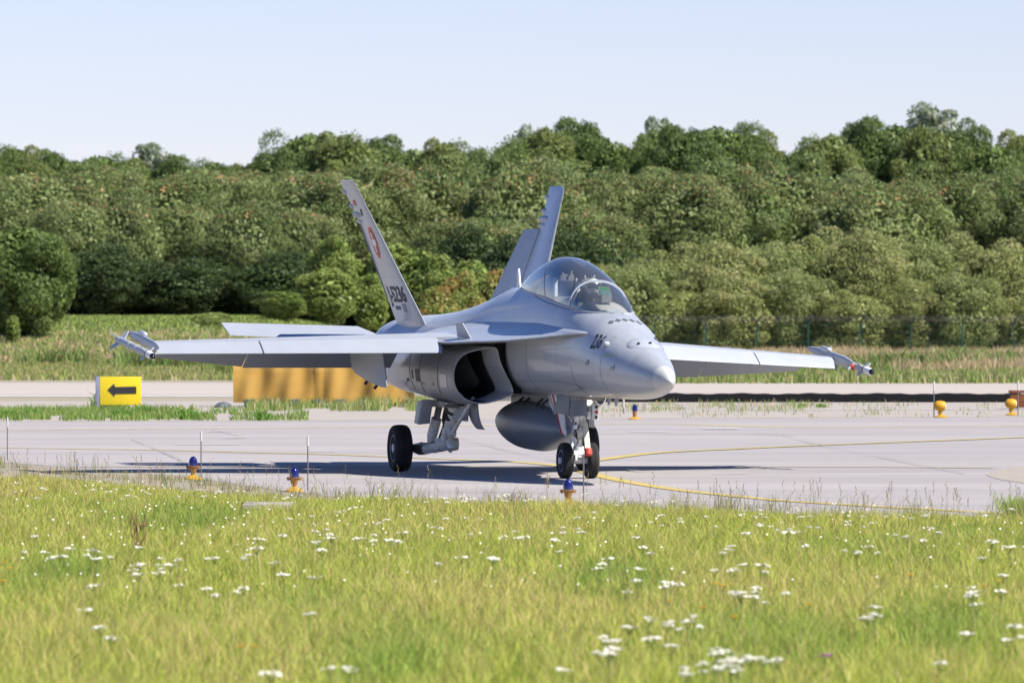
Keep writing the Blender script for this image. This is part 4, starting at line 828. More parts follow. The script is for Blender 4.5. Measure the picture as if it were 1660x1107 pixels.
# LERX: leading edge root extension, both sides
LX = [(2.72,.47,2.275),(2.95,.60,2.268),(3.25,.665,2.252),(3.65,.755,2.225),(4.15,.875,2.19),(4.7,1.01,2.155),(5.3,1.155,2.12),(5.9,1.27,2.10),(6.5,1.35,2.085),(7.2,1.42,2.065),(7.9,1.47,2.05),(8.4,1.55,2.06),(9.4,1.6,2.09),(10.6,1.6,2.06)]
def lx(X): return hermite(LX, X)
for side in (1, -1):
    lb = MB(); rows = []
    for X in np.linspace(2.75, 10.6, 60):
        ye, ze = lx(X); f = min(1, (X - 2.75) / 2.5)
        yi = min(.42, ye - .02) if X < 3 else .42
        yb = min(.62, ye * .9)
        zt = 2.29 + .13 * f; zb = ze + .015
        h = zt - ze
        top = [(yi, zt + .03 * f), (yb, ze + h * .95), (yb + (ye - yb) * .35, ze + h * .50), (yb + (ye - yb) * .7, ze + h * .16 + .01), (ye - .03, ze + .018)]
        edge = [(ye - .008, ze + .010), (ye, ze), (ye - .008, ze - .010)]
        bot = [(ye - .04, ze - .02), (yb + (ye - yb) * .6, ze - .012), (yb, zb), (yi, zb)]
        rows.append([(X, max(y, yi) * side, z) for y, z in top + edge + bot])
    lb.grid(rows, M['paint']); P(lb, 'leading_edge_extension', ang=50)
    fe = MB(); fe.plate([(7.30, 1.17 * side, 2.12), (8.05, 1.20 * side, 2.14), (8.02, 1.24 * side, 2.36), (7.62, 1.23 * side, 2.37)], (0, .014, 0), M['paint_light']); P(fe, 'vortex_fence', smooth=False)
# intake nacelles
LIP = [(0.80,1.98),(0.88,2.01),(1.0,1.97),(1.15,1.89),(1.24,1.74),(1.27,1.55),(1.25,1.35),(1.18,1.2),(1.07,1.12),(.95,1.105),(.8,1.16),(.68,1.235),(.585,1.30),(.63,1.45),(.71,1.6),(.77,1.8)]
def closed_cr(pts, n):
    k = len(pts); out = []
    for i in range(n):
        t = i * k / n; a = int(t); t -= a; p0, p1, p2, p3 = [np.array(pts[(a + q) % k]) for q in (-1, 0, 1, 2)]
        out.append(.5 * ((2 * p1) + (-p0 + p2) * t + (2*p0 - 5*p1 + 4*p2 - p3) * t*t + (-p0 + 3*p1 - 3*p2 + p3) * t**3))
    return out
LOOP = closed_cr(LIP, 48); LC = np.array([.95, 1.53])
def rake(y): return 7.0 + min(max((y - .76) / .48, -.1), 1.06) * 1.0
for side in (1, -1):
    na = MB(); rows = []
    def sec(X, cy, cz, sy, sz, sq=0.0, rk=0.0):
        r = []
        for p in LOOP:
            q = p - LC; r.append((X + rk * (rake(p[0]) - 7.5), (cy + q[0] * sy) * side, cz + q[1] * sz))
        return r
    inn = lambda X, k, rk: sec(X, .95, 1.53, k, k, 0, rk)
    rows = [inn(11.0, .70, 0), inn(9.5, .84, 0), inn(8.9, .88, .2), inn(8.42, .90, .8), inn(7.62, .92, 1), inn(7.515, .945, 1), inn(7.50, .965, 1), inn(7.505, .985, 1), inn(7.53, 1.0, 1),
            sec(7.9, .95, 1.53, 1.015, 1.015, 0, .9), sec(8.6, .95, 1.53, 1.05, 1.06, 0, .5), sec(9.5, .94, 1.55, 1.12, 1.10, 0, .2), sec(10.6, .88, 1.60, 1.2, 1.12), sec(12.0, .80, 1.66, 1.25, 1.10), sec(13.4, .68, 1.70, 1.2, 1.02), sec(14.6, .56, 1.76, 1.05, .93), sec(15.3, .50, 1.78, .95, .88)]
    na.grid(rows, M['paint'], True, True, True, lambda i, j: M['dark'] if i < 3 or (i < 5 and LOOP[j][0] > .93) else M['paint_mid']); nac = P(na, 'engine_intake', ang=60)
    bn = BVHTree.FromPolygons([v.co.copy() for v in nac.data.vertices], [list(p.vertices) for p in nac.data.polygons])
    def npatch(nm, x0, x1, z0, z1, m):
        vs = [on_body(x, 0, z, side, .006, bn) for x, z in ((x0, z0), (x1, z0), (x1, z1), (x0, z1))]
        if None in vs: return
        g_ = MB(); g_.plate(vs, (0, .006, 0), m); g_.build(nm, nac, smooth=False)
    npatch('nacelle_vent', 10.35, 10.65, 1.36, 1.56, M['black']); npatch('nacelle_vent', 10.85, 10.95, 1.40, 1.54, M['seam']); npatch('nacelle_vent', 11.3, 11.9, 1.35, 1.40, M['seam'])
    npatch('nacelle_panel', 9.3, 10.2, 1.32, 1.62, M['bay']); npatch('nacelle_panel', 12.1, 12.7, 1.5, 1.8, M['paint_light']); npatch('nacelle_panel', 8.5, 8.9, 1.3, 1.5, M['paint'])
    for xx in (9.05, 10.28, 11.1, 12.0):
        pts_ = [on_body(xx, 0, z_, side, .001, bn) for z_ in np.linspace(1.18, 1.95, 14)]; ribbon('nacelle_seam', pts_, .012, M['seam'], nac)
    pl = MB()                                          # black sheets painting the shade in the slot between body and splitter plate
    for X_ in (7.12, 7.25):
        pl.add([(X_, y * side, z) for y, z in ((.40, 1.28), (.60, 1.285), (.645, 1.45), (.72, 1.6), (.78, 1.8), (.81, 2.06), (.45, 2.10))], [range(7)], M['dark']); P(pl, 'slot_shade_sheet', smooth=False)
    nz = MB(); nz.lathe((15.25, .5 * side, 1.78), (1, 0, 0), [(0, .44), (.35, .43), (.75, .36), (.75, .32), (.3, .36), (0, .36)], M['nozzle'], 28); P(nz, 'exhaust_nozzle')
# wings
def lerp(a, b, t): return a + (b - a) * t
def wing_ref(Y):
    t = (Y - 1.5) / 4.15
    return dict(xh=lerp(8.30, 10.22, t), xt=lerp(11.0, 11.05, t), z=lerp(2.13, 1.93, t), th=lerp(.16, .07, t), cs=lerp(.50, .36, t))
SLD, FLD = R(25), R(27)
for side in (1, -1):
    wing = empty('wing'); wing.parent = jet
    wb = MB(); rows = []
    for Y in np.linspace(1.15, 5.66, 12):
        q = wing_ref(max(Y, 1.15)); z, th = q['z'], q['th']; xh, xt = q['xh'], q['xt']
        pr = [(xh, z), (lerp(xh, xt, .12), z + th * .20), (lerp(xh, xt, .35), z + th * .34), (lerp(xh, xt, .7), z + th * .25), (xt, z + th * .02), (xt, z - th * .42), (lerp(xh, xt, .7), z - th * .62), (lerp(xh, xt, .35), z - th * .72), (lerp(xh, xt, .12), z - th * .74), (xh, z - th * .70)]
        rows.append([(x, Y * side, zz) for x, zz in pr])
    wb.grid(rows, M['paint_light']); P(wb, 'wing_box', wing, ang=50)
    for (y0, y1) in ((1.50, 4.085), (4.11, 5.655)):
        sb = MB(); rows = []
        for Y in np.linspace(y0, y1, 6):
            q = wing_ref(Y); c, s_ = math.cos(SLD), math.sin(SLD); r = []
            for a, b in ((-.03, -.01), (.25, .0), (.6, -.012), (.88, -.03), (.97, -.045), (1.0, -.065), (.97, -.085), (.85, -.105), (.5, -.13), (.1, -.15), (-.03, -.15)):
                f_, u_ = a * q['cs'], b * q['cs'] * (1 if a > .4 else .9)
                r.append((q['xh'] - f_ * c - (-u_) * s_ * -1 * .0 - u_ * s_ * -1 * .0 + (-u_) * s_, Y * side, q['z'] - f_ * s_ + u_ * c))
            rows.append(r)
        sb.grid(rows, M['paint_light']); P(sb, 'leading_edge_slat', wing, ang=40)
    for nm, y0, y1, ch0, ch1, dl in (('flap', 1.35, 3.845, 1.12, .98, R(29)), ('aileron', 3.86, 5.45, .94, .52, R(29))):
        fb = MB(); rows = []
        for Y in (y0, (y0 + y1) / 2, y1):
            q = wing_ref(Y); ch = lerp(ch0, ch1, (Y - y0) / (y1 - y0)); th = q['th'] * .42; r = []
            for a, b in ((0, 0), (.1, .25), (.5, .15), (1, .0), (1, -.04), (.5, -.55), (.1, -1), (0, -.9)):
                X_, Z_ = a * ch, b * th; r.append((q['xt'] + .02 + X_ * math.cos(dl) - (-Z_) * math.sin(dl), Y * side, q['z'] + .0 - X_ * math.sin(dl) + Z_ * math.cos(dl)))
            rows.append(r)
        fb.grid(rows, M['paint_light']); P(fb, nm, wing, ang=40)
    for Y in (2.9, 4.6):
        q = wing_ref(Y); hf = MB(); hf.lathe((q['xt'] - .75, Y * side, q['z'] - q['th'] * .7), (1, 0, -.12), [(0, .005), (.2, .035), (.6, .05), (.95, .045), (1.25, .005)], M['paint_light'], 10); P(hf, 'hinge_fairing', wing)
    ins = MB(); q = wing_ref(1.5); ins.plate([(q['xh'] + .1, 1.485 * side, q['z'] + .02), (q['xh'] - .40, 1.485 * side, q['z'] - .18), (q['xh'] + .1, 1.485 * side, q['z'] - .14)], (0, .02, 0), M['paint']); P(ins, 'slat_end_plate', wing, smooth=False)
    # inboard pylon
    py = MB(); yl = 2.28
    lo = [(8.55, 2.0), (8.32, 1.36), (8.42, 1.31), (9.5, 1.40), (10.4, 1.50), (10.9, 1.62), (11.2, 1.98)]
    rows = []
    for (x, z), (x2, z2), t in [((8.75, 2.02), (8.33, 1.33), .0), ((8.9, 2.02), (8.50, 1.32), .8), ((9.5, 2.02), (9.4, 1.40), 1), ((10.3, 2.0), (10.2, 1.50), .9), ((11.0, 1.98), (10.75, 1.58), .05)]:
        ww = .065 * t + .004; rows.append([(x, (yl - ww) * side, z), (x, (yl + ww) * side, z), (x2, (yl + ww) * side, z2), (x2, (yl - ww) * side, z2)])
    py.grid(rows, M['paint_light']); pylon = P(py, 'pylon', wing)
    for x, z in ((8.95, 1.335), (9.6, 1.395)):
        k_ = MB(); k_.tube([(x, yl * side, z + .03), (x + .02, (yl + .06) * side, z - .05)], .024, M['hose'], 8); P(k_, 'sway_brace', pylon)
# horizontal tails
for side in (1, -1):
    hb = MB(); rows = []
    for t in np.linspace(0, 1, 6):
        Y = lerp(1.05, 3.30, t); xl, xt_ = lerp(13.6, 15.25, t), lerp(15.6, 16.15, t); zl, zt_ = lerp(2.02, 2.04, t), lerp(2.24, 2.25, t); th = lerp(.07, .02, t)
        if t == 1: xl += .12; xt_ -= .05
        r = []
        for a, b in ((0, 0), (.1, .7), (.4, 1), (1, .1), (1, -.1), (.4, -1), (.1, -.7)): r.append((lerp(xl, xt_, a), Y * side, lerp(zl, zt_, a) + b * th / 2))
        rows.append(r)
    hb.grid(rows, M['paint_light']); P(hb, 'tailplane', ang=40)
# fins and rudders
FB, FT = (.95, 2.30), (1.80, 4.655)
def fin_xy(z):
    t = (z - 2.37) / (4.655 - 2.37); xl = lerp(11.33, 12.72, t); xh = 13.12 if z < 3.95 else lerp(13.22, 13.67, (z - 3.95) / .705)
    if z < 3.95: xh = lerp(13.10, 13.22, max(0, (z - 2.37)) / 1.58)
    return xl, xh, .95 + .85 * t
for side in (1, -1):
    fb = MB(); rows = []
    for z in [2.15, 2.25] + [2.37 + .0752 * q_ for q_ in range(22)] + [3.97, 4.05, 4.15, 4.25, 4.35, 4.45, 4.53, 4.60, 4.655]:
        xl, xh, y = fin_xy(z); th = lerp(.15, .05, (z - 2.15) / 2.5); nx = .94
        if z == 4.655: xl += .10; th *= .5
        rows.append([(lerp(xl, xh, a), (y + b * th / 2 * nx) * side, z - b * th / 2 * .34) for a, b in ((0, 0), (.02, .28), (.06, .50), (.12, .7), (.20, .84), (.30, .94), (.42, 1), (.55, .95), (.7, .85), (.85, .72), (1, .55), (1, -.55), (.85, -.72), (.7, -.85), (.55, -.95), (.42, -1), (.30, -.94), (.20, -.84), (.12, -.7), (.06, -.50), (.02, -.28))])
    fb.grid(rows, M['paint_mid'] if False else M['paint']); fin = P(fb, 'tail_fin', ang=40)
    rb = MB(); rows = []
    dl = R(20)
    for z, ch in ((2.75, .78), (3.93, .50)):
        xl, xh, y = fin_xy(z); r = []
        for a, b in ((.0, .045), (.5, .03), (1, .005), (1, -.005), (.5, -.03), (0, -.045)):
            r.append((xh + .015 + a * ch * math.cos(dl), (y - a * ch * math.sin(dl) + b * .94) * side, z - b * .3))
        rows.append(r)
    rb.grid(rows, M['paint']); P(rb, 'rudder', fin, ang=40)
    for z, r_, l_, off in ((4.47, .045, .30, .0), (4.24, .05, .30, .06), (4.10, .065, .55, .10), (3.99, .05, .5, .12)):
        xl, xh, y = fin_xy(z); k_ = MB(); k_.lathe((xh - l_ + .16, (y) * side, z), (1, 0, 0), [(0, .005), (.06, r_ * .8), (l_ * .5, r_), (l_ - .05, r_ * .85), (l_, .004)], M['paint_light'], 14)
        P(k_, 'antenna_fairing', fin)
    # markings on the outer face
    vsF = [Vector(v.co) for v in fin.data.vertices]; bf = BVHTree.FromPolygons(vsF, [list(p.vertices) for p in fin.data.polygons])
    for face in (1, -1):
        fs_ = side * face
        def pf(X, z, off, fs_=fs_):
            o = Vector(T(X, fs_ * 6, z)); h = bf.ray_cast(o, Vector((0, fs_, 0)))
            return None if h[0] is None else h[0] + Vector((0, -fs_ * off, 0))
        if face == 1:
            def disc(name, cx, cz, r, m, off):
                n = 28; loop = [Vector((cx + .74 * r * math.cos(2 * math.pi * k / n), cz + r * math.sin(2 * math.pi * k / n), 0)) for k in range(n)]
                flat_obj(name, loop + [Vector((cx, cz, 0))], [(k, (k + 1) % n, n) for k in range(n)], m, fin, .035, lambda c: pf(c.x, c.y, off))
            disc('roundel', 12.62, 3.53, .26, M['red'], .004)
            for q0, q1, q2, q3 in ((-.052, -.18, .052, .18), (-.18, -.055, -.0521, .055), (.0521, -.055, .18, .055)):
                flat_obj('roundel_cross', [Vector((12.62 + q0 * .74, 3.53 + q1 * .9, 0)), Vector((12.62 + q2 * .74, 3.53 + q1 * .9, 0)), Vector((12.62 + q2 * .74, 3.53 + q3 * .9, 0)), Vector((12.62 + q0 * .74, 3.53 + q3 * .9, 0))], [(0, 1, 2, 3)], M['white'], fin, .03, lambda c: pf(c.x, c.y, .010))
            vs, fs = text_mesh('J-5236', .36, 0, .007); wd = max(v.x for v in vs)
            k = 1.14 / wd
            flat_obj('tail_number', [Vector(((12.90 - v.x * k) if side == 1 else (11.76 + v.x * k), 2.56 + v.y, 0)) for v in vs], fs, M['black'], fin, .05, lambda c: pf(c.x, c.y, .009))
            for k2 in range(3):
                flat_obj('stencil', [Vector((12.60 - .14 * k2 + a, 2.43 + b, 0)) for a, b in ((0, 0), (.09, 0), (.09, .06), (0, .06))], [(0, 1, 2, 3)], M['seam'], fin, .08, lambda c: pf(c.x, c.y, .005))
            flat_obj('stencil_patch', [Vector((11.95 + a, 2.39 + b, 0)) for a, b in ((0, 0), (.22, 0), (.2, .14), (-.02, .14))], [(0, 1, 2, 3)], M['tank'], fin, .08, lambda c: pf(c.x, c.y, .005))
            flat_obj('formation_light_mark', [Vector((13.0 + a, 4.14 + b, 0)) for a, b in ((0, 0), (.16, 0), (.16, .09), (0, .09))], [(0, 1, 2, 3)], M['red'], fin, .08, lambda c: pf(c.x, c.y, .006))
            flat_obj('vent_mark', [Vector((12.78 + a, 3.97 + b, 0)) for a, b in ((0, 0), (.09, 0), (.06, .11), (-.03, .11))], [(0, 1, 2, 3)], M['black'], fin, .08, lambda c: pf(c.x, c.y, .006))
# spine aerial and beacon
k_ = MB(); k_.plate([(8.70, 0, 2.90), (8.92, 0, 2.89), (8.88, 0, 3.24), (8.82, 0, 3.25)], (0, .02, 0), M['white']); P(k_, 'blade_antenna', smooth=False)
k_ = MB(); k_.lathe((8.95, .04, 2.86), (0, 0, 1), [(0, .09), (.05, .085), (.10, .05), (.115, .001)], M['white'], 16); P(k_, 'spine_beacon')
# wing tip rails and missiles
for side in (1, -1):
    ml = MB(); Yl = 5.74
    rows = []
    def zr(X): return lerp(1.80, 2.02, (X - 9.0) / 2.7)
    for X, h, ww in ((9.35, .015, .01), (9.5, .05, .03), (9.75, .075, .045), (10.6, .085, .05), (11.3, .08, .045), (11.75, .04, .02)):
        z = zr(X) + .03; rows.append([(X, (Yl + ww * math.cos(a)) * side, z + h * math.sin(a)) for a in [2 * math.pi * k / 12 for k in range(12)]])
    ml.grid(rows, M['paint_light']); rail = P(ml, 'wingtip_rail')
    k_ = MB(); k_.lathe((10.55, (Yl - .02) * side, zr(10.55) + .12), (1, 0, .07), [(0, .005), (.05, .05), (.35, .05), (.5, .01)], M['paint'], 12); P(k_, 'rail_fairing', rail); k_ = MB(); k_.box((9.62, Yl * side, zr(9.6) - .07), (.12, .05, .05), M['paint']); P(k_, 'rail_hook', rail)
    ms = MB(); Ym = 5.93; x0, x1 = 8.88, 11.73; ax = Vector((x1 - x0, 0, zr(x1) - zr(x0))); L = ax.length; o = Vector((x0, Ym * side, 1.722))
    r0 = .0635
    ms.lathe(o, ax, [(0, .002), (.012, .022), (.035, .040), (.07, .050), (.072, .050), (.35, r0), (.352, r0), (L - .02, r0), (L, r0 * .8), (L + .001, .03)], M['gearwhite'], 20,
             lambda i, j: M['frost'] if i < 3 else (M['white'] if i < 5 else M['paint_light']))
    mis = P(ms, 'missile')
    axn = ax.normalized(); vv = Vector((0, 0, 1))
    for (s0, s1, s2, sp, nm) in ((.42, .62, .56, .085, 'missile_fin'), (L - .36, L - .02, L - .02, .15, 'missile_fin')):
        for k in range(4):
            a = R(45 + 90 * k); d_ = Vector((0, math.cos(a), math.sin(a))); p = lambda s_, r_: o + axn * s_ + d_ * r_
            tn = Vector((0, -math.sin(a), math.cos(a))) * .012
            g_ = MB(); g_.plate([p(s0, r0 * .8), p(s1, r0 * .8), p(s2, r0 + sp), p(s2 - .10, r0 + sp)], tn, M['paint']); P(g_, nm, mis, smooth=False)
    for s_ in (.38, 1.2, 1.75):
        g_ = MB(); g_.lathe(o + axn * s_, ax, [(0, r0 + .001), (0, r0 + .004), (.03, r0 + .004), (.03, r0 + .001)], M['seam'] if s_ < 1 else M['bar'], 20); P(g_, 'missile_band', mis)
    if side == -1:
        g_ = MB(); g_.lathe(o + axn * .85 + Vector((0, .06, 0)), ax, [(0, .02), (.02, .055), (.10, .055), (.12, .02)], M['red'], 12); P(g_, 'warning_cap', rail)
# centre line tank on its pylon
tk = MB(); prof = []
TL = 4.55; X0 = 5.62
for t in np.linspace(0, 1, 30):
    prof.append((t * TL, .385 * (max(0, math.sin(math.pi * min(t / .42, 1) / 2)) ** .72 if t < .42 else (1 if t < .55 else max(0, math.cos(math.pi * (t - .55) / .9)) ** .8)) + .003))
tk.lathe((X0, 0, .735), (1, 0, .018), prof, M['tank'], 40); tank = P(tk, 'drop_tank')
k_ = MB(); rows = []
for X, ww in ((6.6, .01), (6.8, .06), (7.8, .07), (9.0, .06), (9.3, .01)): rows.append([(X, -ww, 1.05), (X, ww, 1.05), (X, ww, 1.32), (X, -ww, 1.32)])
k_.grid(rows, M['paint_mid']); P(k_, 'tank_pylon')
for X in (6.75, 7.1, 7.9, 8.3):
    k_ = MB(); k_.tube([(X, .05, 1.22), (X + .02, .16, 1.13), (X + .02, .17, 1.05)], .018, M['hose'], 8); P(k_, 'sway_brace')
# clutter under the belly: bay edges, fittings, open panels
rng = random.Random(5)
for sd in (1, -1): k_ = MB(); k_.box((9.6, 1.02 * sd, 1.06), (1.6, .42, .10), M['bay']); P(k_, 'wheel_bay', bevel=.02)
k_ = MB(); k_.box((5.0, 0, 1.27), (1.3, .36, .06), M['bay']); P(k_, 'nose_wheel_bay', bevel=.01)
for k in range(26):
    k_ = MB(); X = 8.6 + rng.random() * 1.7; Y = (.85 + rng.random() * .35) * (1 if k % 3 else -1); Z = 1.08 - rng.random() * .04
    k_.box((X, Y, Z), (.05 + rng.random() * .14, .03 + rng.random() * .07, .03 + rng.random() * .06), rng.choice([M['bay'], M['hose'], M['gearwhite'], M['paint_mid']])); P(k_, 'bay_fitting', bevel=.006)
# ---- wheels
def wheel(name, c, r, wd, parent, hubr=.56, out=1):
    c = Vector(c); w_ = MB(); hw = wd / 2
    prof = [(-hw * .78, r * hubr), (-hw * .95, r * .68), (-hw, r * .80), (-hw * .92, r * .90), (-hw * .72, r * .97), (-hw * .35, r)]
    for g in (-.30, -.1, .1, .30): prof += [(hw * (g - .035), r), (hw * (g - .02), r * .978), (hw * (g + .02), r * .978), (hw * (g + .035), r)]
    prof += [(hw * .35, r), (hw * .72, r * .97), (hw * .92, r * .90), (hw, r * .80), (hw * .95, r * .68), (hw * .78, r * hubr)]
    w_.lathe(c, (0, 1, 0), prof, M['tyre'], 48); root = w_.build(name, parent, tf=TG)
    h_ = MB()
    for s_ in (-1, 1):
        h_.lathe(c, (0, s_, 0), [(hw * .2, r * hubr * 1.0), (hw * .80, r * hubr * 1.02), (hw * .84, r * hubr * .96), (hw * .62, r * hubr * .86), (hw * .50, r * hubr * .45), (hw * .80, r * hubr * .34), (hw * .86, r * hubr * .30), (hw * .86, .002)], M['hub'], 36)
        for k in range(9):
            a = 2 * math.pi * k / 9; q = c + Vector((math.cos(a) * r * hubr * .66, s_ * hw * .56, math.sin(a) * r * hubr * .66)); h_.lathe(q, (0, s_, 0), [(0, r * .055), (.012, r * .055), (.013, .001)], M['seam'], 10)
    h_.build('wheel_rim', root, tf=TG); return root
for side in (1, -1):
    lg = empty('main_landing_gear'); lg.parent = jet; s = side; dz = .023 * 1.0 * side
    def Q(x, y, z): return (x, y * s, z)
    g = MB()
    g.tube([Q(8.95, 1.0, 1.25), Q(9.15, 1.0, .95), Q(9.42, 1.02, .60)], [.115, .11, .10], M['gearwhite'], 18); g.lathe(Q(9.10, 1.0, 1.03), (.3, 0, -.35), [(0, .12), (0, .13), (.05, .13), (.05, .12)], M['hose'], 18)
    g.lathe(Q(9.24, 1.0, .84), (.3, 0, -.35), [(0, .112), (0, .122), (.03, .122), (.03, .112)], M['gearwhite'], 18); g.box(Q(9.17, 1.0 + .085, .90), (.12, .05, .13), M['hose'])
    g.build('main_strut', lg, tf=TG)
    g = MB(); g.tube([Q(9.42, 1.02, .64), Q(9.52, 1.02, .50), Q(9.55, 1.03, .40)], [.10, .125, .09], M['gearwhite'], 16)
    g.lathe(Q(9.5, .84, .46), (0, s, 0), [(0, .02), (0, .10), (.06, .11), (.30, .11), (.36, .09), (.36, .01)], M['gearwhite'], 18)
    g.tube([Q(9.55, 1.06, .44), Q(9.8, 1.14, .40), Q(10.05, 1.22, .375)], [.10, .085, .08], M['gearwhite'], 16)
    g.tube([Q(10.05, 1.22, .375), Q(10.25, 1.28, .37), Q(10.40, 1.34, .38)], [.095, .10, .07], M['steel'], 16)
    g.tube([Q(10.4, 1.30, .38), Q(10.471, 1.555, .38)], [.07, .05], M['gearwhite'], 14)
    for q in ((9.8, 1.14, .31), (9.98, 1.2, .30), (10.2, 1.26, .43), (9.7, 1.1, .46)): g.lathe(Q(*q), (0, 0, 1), [(0, .004), (0, .028), (.05, .028), (.05, .004)], M['steel'], 10)
    g.build('trailing_arm', lg, tf=TG)
    g = MB(); g.tube([Q(9.65, 1.08, 1.18), Q(9.78, 1.12, .86)], .055, M['bay'], 14); g.tube([Q(9.78, 1.12, .86), Q(9.9, 1.16, .60), Q(9.95, 1.18, .46)], [.085, .085, .05], M['gearwhite'], 14)
    g.tube([Q(9.78, 1.14, .88), Q(9.90, 1.18, .62)], .035, M['hose'], 8); g.build('shock_absorber', lg, tf=TG)
    g = MB(); g.tube([Q(8.25, .90, 1.20), Q(8.9, .98, .80), Q(9.25, 1.0, .62)], [.035, .03, .04], M['gearwhite'], 12); g.lathe(Q(9.2, .95, .64), (0, s, 0), [(0, .02), (0, .06), (.12, .06), (.12, .02)], M['gearwhite'], 12); g.build('drag_brace', lg, tf=TG)
    for j in range(4):
        g = MB(); off = .02 * j; g.tube([Q(9.0 + off, 1.09 + off, 1.15), Q(9.22 + off, 1.12 + off * .5, .85), Q(9.40, 1.14 - off, .66), Q(9.62 + off, 1.15, .50 - off), Q(9.9, 1.2, .47 - off), Q(10.25, 1.30, .46)], .010, M['hose'], 6); g.build('brake_hose', lg, tf=TG)
    g = MB(); g.tube([Q(9.36, 1.02, .52), Q(9.30, 1.0, .42), Q(9.42, .98, .36)], [.05, .06, .04], M['gearwhite'], 12); g.tube([Q(9.30, 1.10, .72), Q(9.34, 1.12, .52)], .04, M['gearwhite'], 12); g.build('axle_lever', lg, tf=TG)
    wheel('main_wheel', (10.471, 1.555 * side, .378), .378, .285, lg)
    # doors: outboard flat door, forward curved door
    g = MB(); g.plate([Q(9.55, 1.40, 1.10), Q(9.85, 1.40, 1.10), Q(9.88, 1.45, .74), Q(9.62, 1.45, .72)], (0, .035, 0), M['paint_light']); g.plate([Q(9.53, 1.40, 1.12), Q(9.53, 1.24, 1.12), Q(9.58, 1.28, .74), Q(9.6, 1.45, .72)], (.02, 0, 0), M['paint_mid']); g.build('gear_door', lg, tf=T, bevel=.006)
    g = MB(); rows = []
    for t in np.linspace(0, 1, 9):
        a = t * 1.25; y = .80 - .26 * (1 - math.cos(a)) * .9; z = 1.18 - .62 * math.sin(a) * .85
        rows.append([Q(8.30 + .2 * t, y, z), Q(9.0 - .1 * t, y, z), Q(9.0 - .1 * t, y + .03, z), Q(8.30 + .2 * t, y + .03, z)])
    g.grid(rows, M['paint_light']); g.build('gear_door', lg, tf=T)
    g = MB(); g.plate([Q(8.75, .84, 1.10), Q(9.0, 1.0, 1.10), Q(9.02, 1.04, .82), Q(8.78, .86, .80)], (.02, .02, 0), M['paint_light']); g.build('gear_door', lg, tf=T, bevel=.005)
# nose gear
lg = empty('nose_landing_gear'); lg.parent = jet
g = MB(); g.tube([(5.02, 0, 1.32), (5.10, 0, .98), (5.13, 0, .82)], [.085, .085, .08], M['gearwhite'], 18); g.tube([(5.13, 0, .84), (5.19, 0, .50), (5.22, 0, .34)], [.055, .055, .06], M['gearwhite'], 18)
g.lathe((5.08, 0, 1.02), (.1, 0, -1), [(0, .085), (0, .105), (.07, .105), (.07, .085)], M['gearwhite'], 18); g.lathe((5.13, 0, .80), (.15, 0, -1), [(0, .06), (0, .10), (.12, .10), (.16, .07)], M['gearwhite'], 18)
g.lathe((5.19, 0, .50), (.1, 0, -1), [(0, .05), (0, .085), (.16, .085), (.16, .05)], M['gearwhite'], 18)
g.build('nose_strut', lg, tf=TG)
g = MB(); g.tube([(5.231, -.30, .28), (5.231, .30, .28)], .05, M['gearwhite'], 14); g.build('axle', lg, tf=TG)
for y in (.205, -.205): wheel('nose_wheel', (5.231, y, .28), .28, .165, lg, .58)
g = MB()
for s in (-1, 1):
    g.tube([(5.32, .05 * s, .74), (5.46, .05 * s, .58), (5.32, .05 * s, .40)], [.028, .03, .028], M['gearwhite'], 8)
g.build('torque_link', lg, tf=TG)
g = MB(); g.plate([(4.95, -.045, .84), (5.0, -.045, .90), (4.85, -.045, .42), (4.78, -.045, .42)], (0, .085, 0), M['bar']); g.build('launch_bar', lg, tf=TG, bevel=.01)
g = MB(); g.lathe((4.80, -.045, .48), (-.25, 0, -1), [(0, .03), (.01, .058), (.10, .062), (.12, .045), (.121, .001)], M['red'], 16); g.build('launch_bar_tip', lg, tf=TG)
g = MB(); g.tube([(5.15, .03, .80), (5.7, .04, 1.05), (6.15, .04, 1.30)], [.05, .045, .05], M['gearwhite'], 12); g.tube([(5.15, -.07, .80), (6.05, -.09, 1.28)], .025, M['gearwhite'], 10); g.build('drag_brace', lg, tf=TG)
for j in range(7):
    g = MB(); a = rng.random() * .08; y = rng.uniform(-.11, .11); x0 = 4.97 + rng.random() * .05
    g.tube([(x0, y, 1.18), (x0 - .02, y + rng.uniform(-.05, .05), 1.0), (x0 + .03, y + rng.uniform(-.06, .06), .86), (x0 + .02, y + rng.uniform(-.04, .04), .70), (x0 + .10, y * .6, .55)], .009, M['hose'], 6); g.build('hydraulic_hose', lg, tf=TG)
for x, y, z, a, b, c_ in ((5.0, .09, .93, .10, .07, .10), (5.0, -.10, .98, .09, .06, .12), (5.06, .0, .72, .08, .16, .07), (5.08, .08, .60, .07, .05, .10), (5.1, -.09, .62, .09, .05, .08), (5.03, .10, .80, .07, .06, .07), (5.16, .0, .40, .10, .20, .07), (5.12, .06, .33, .05, .04, .1)):
    g = MB(); g.box((x, y, z), (a, b, c_), M['gearwhite']); g.build('gear_fitting', lg, tf=TG, bevel=.012)
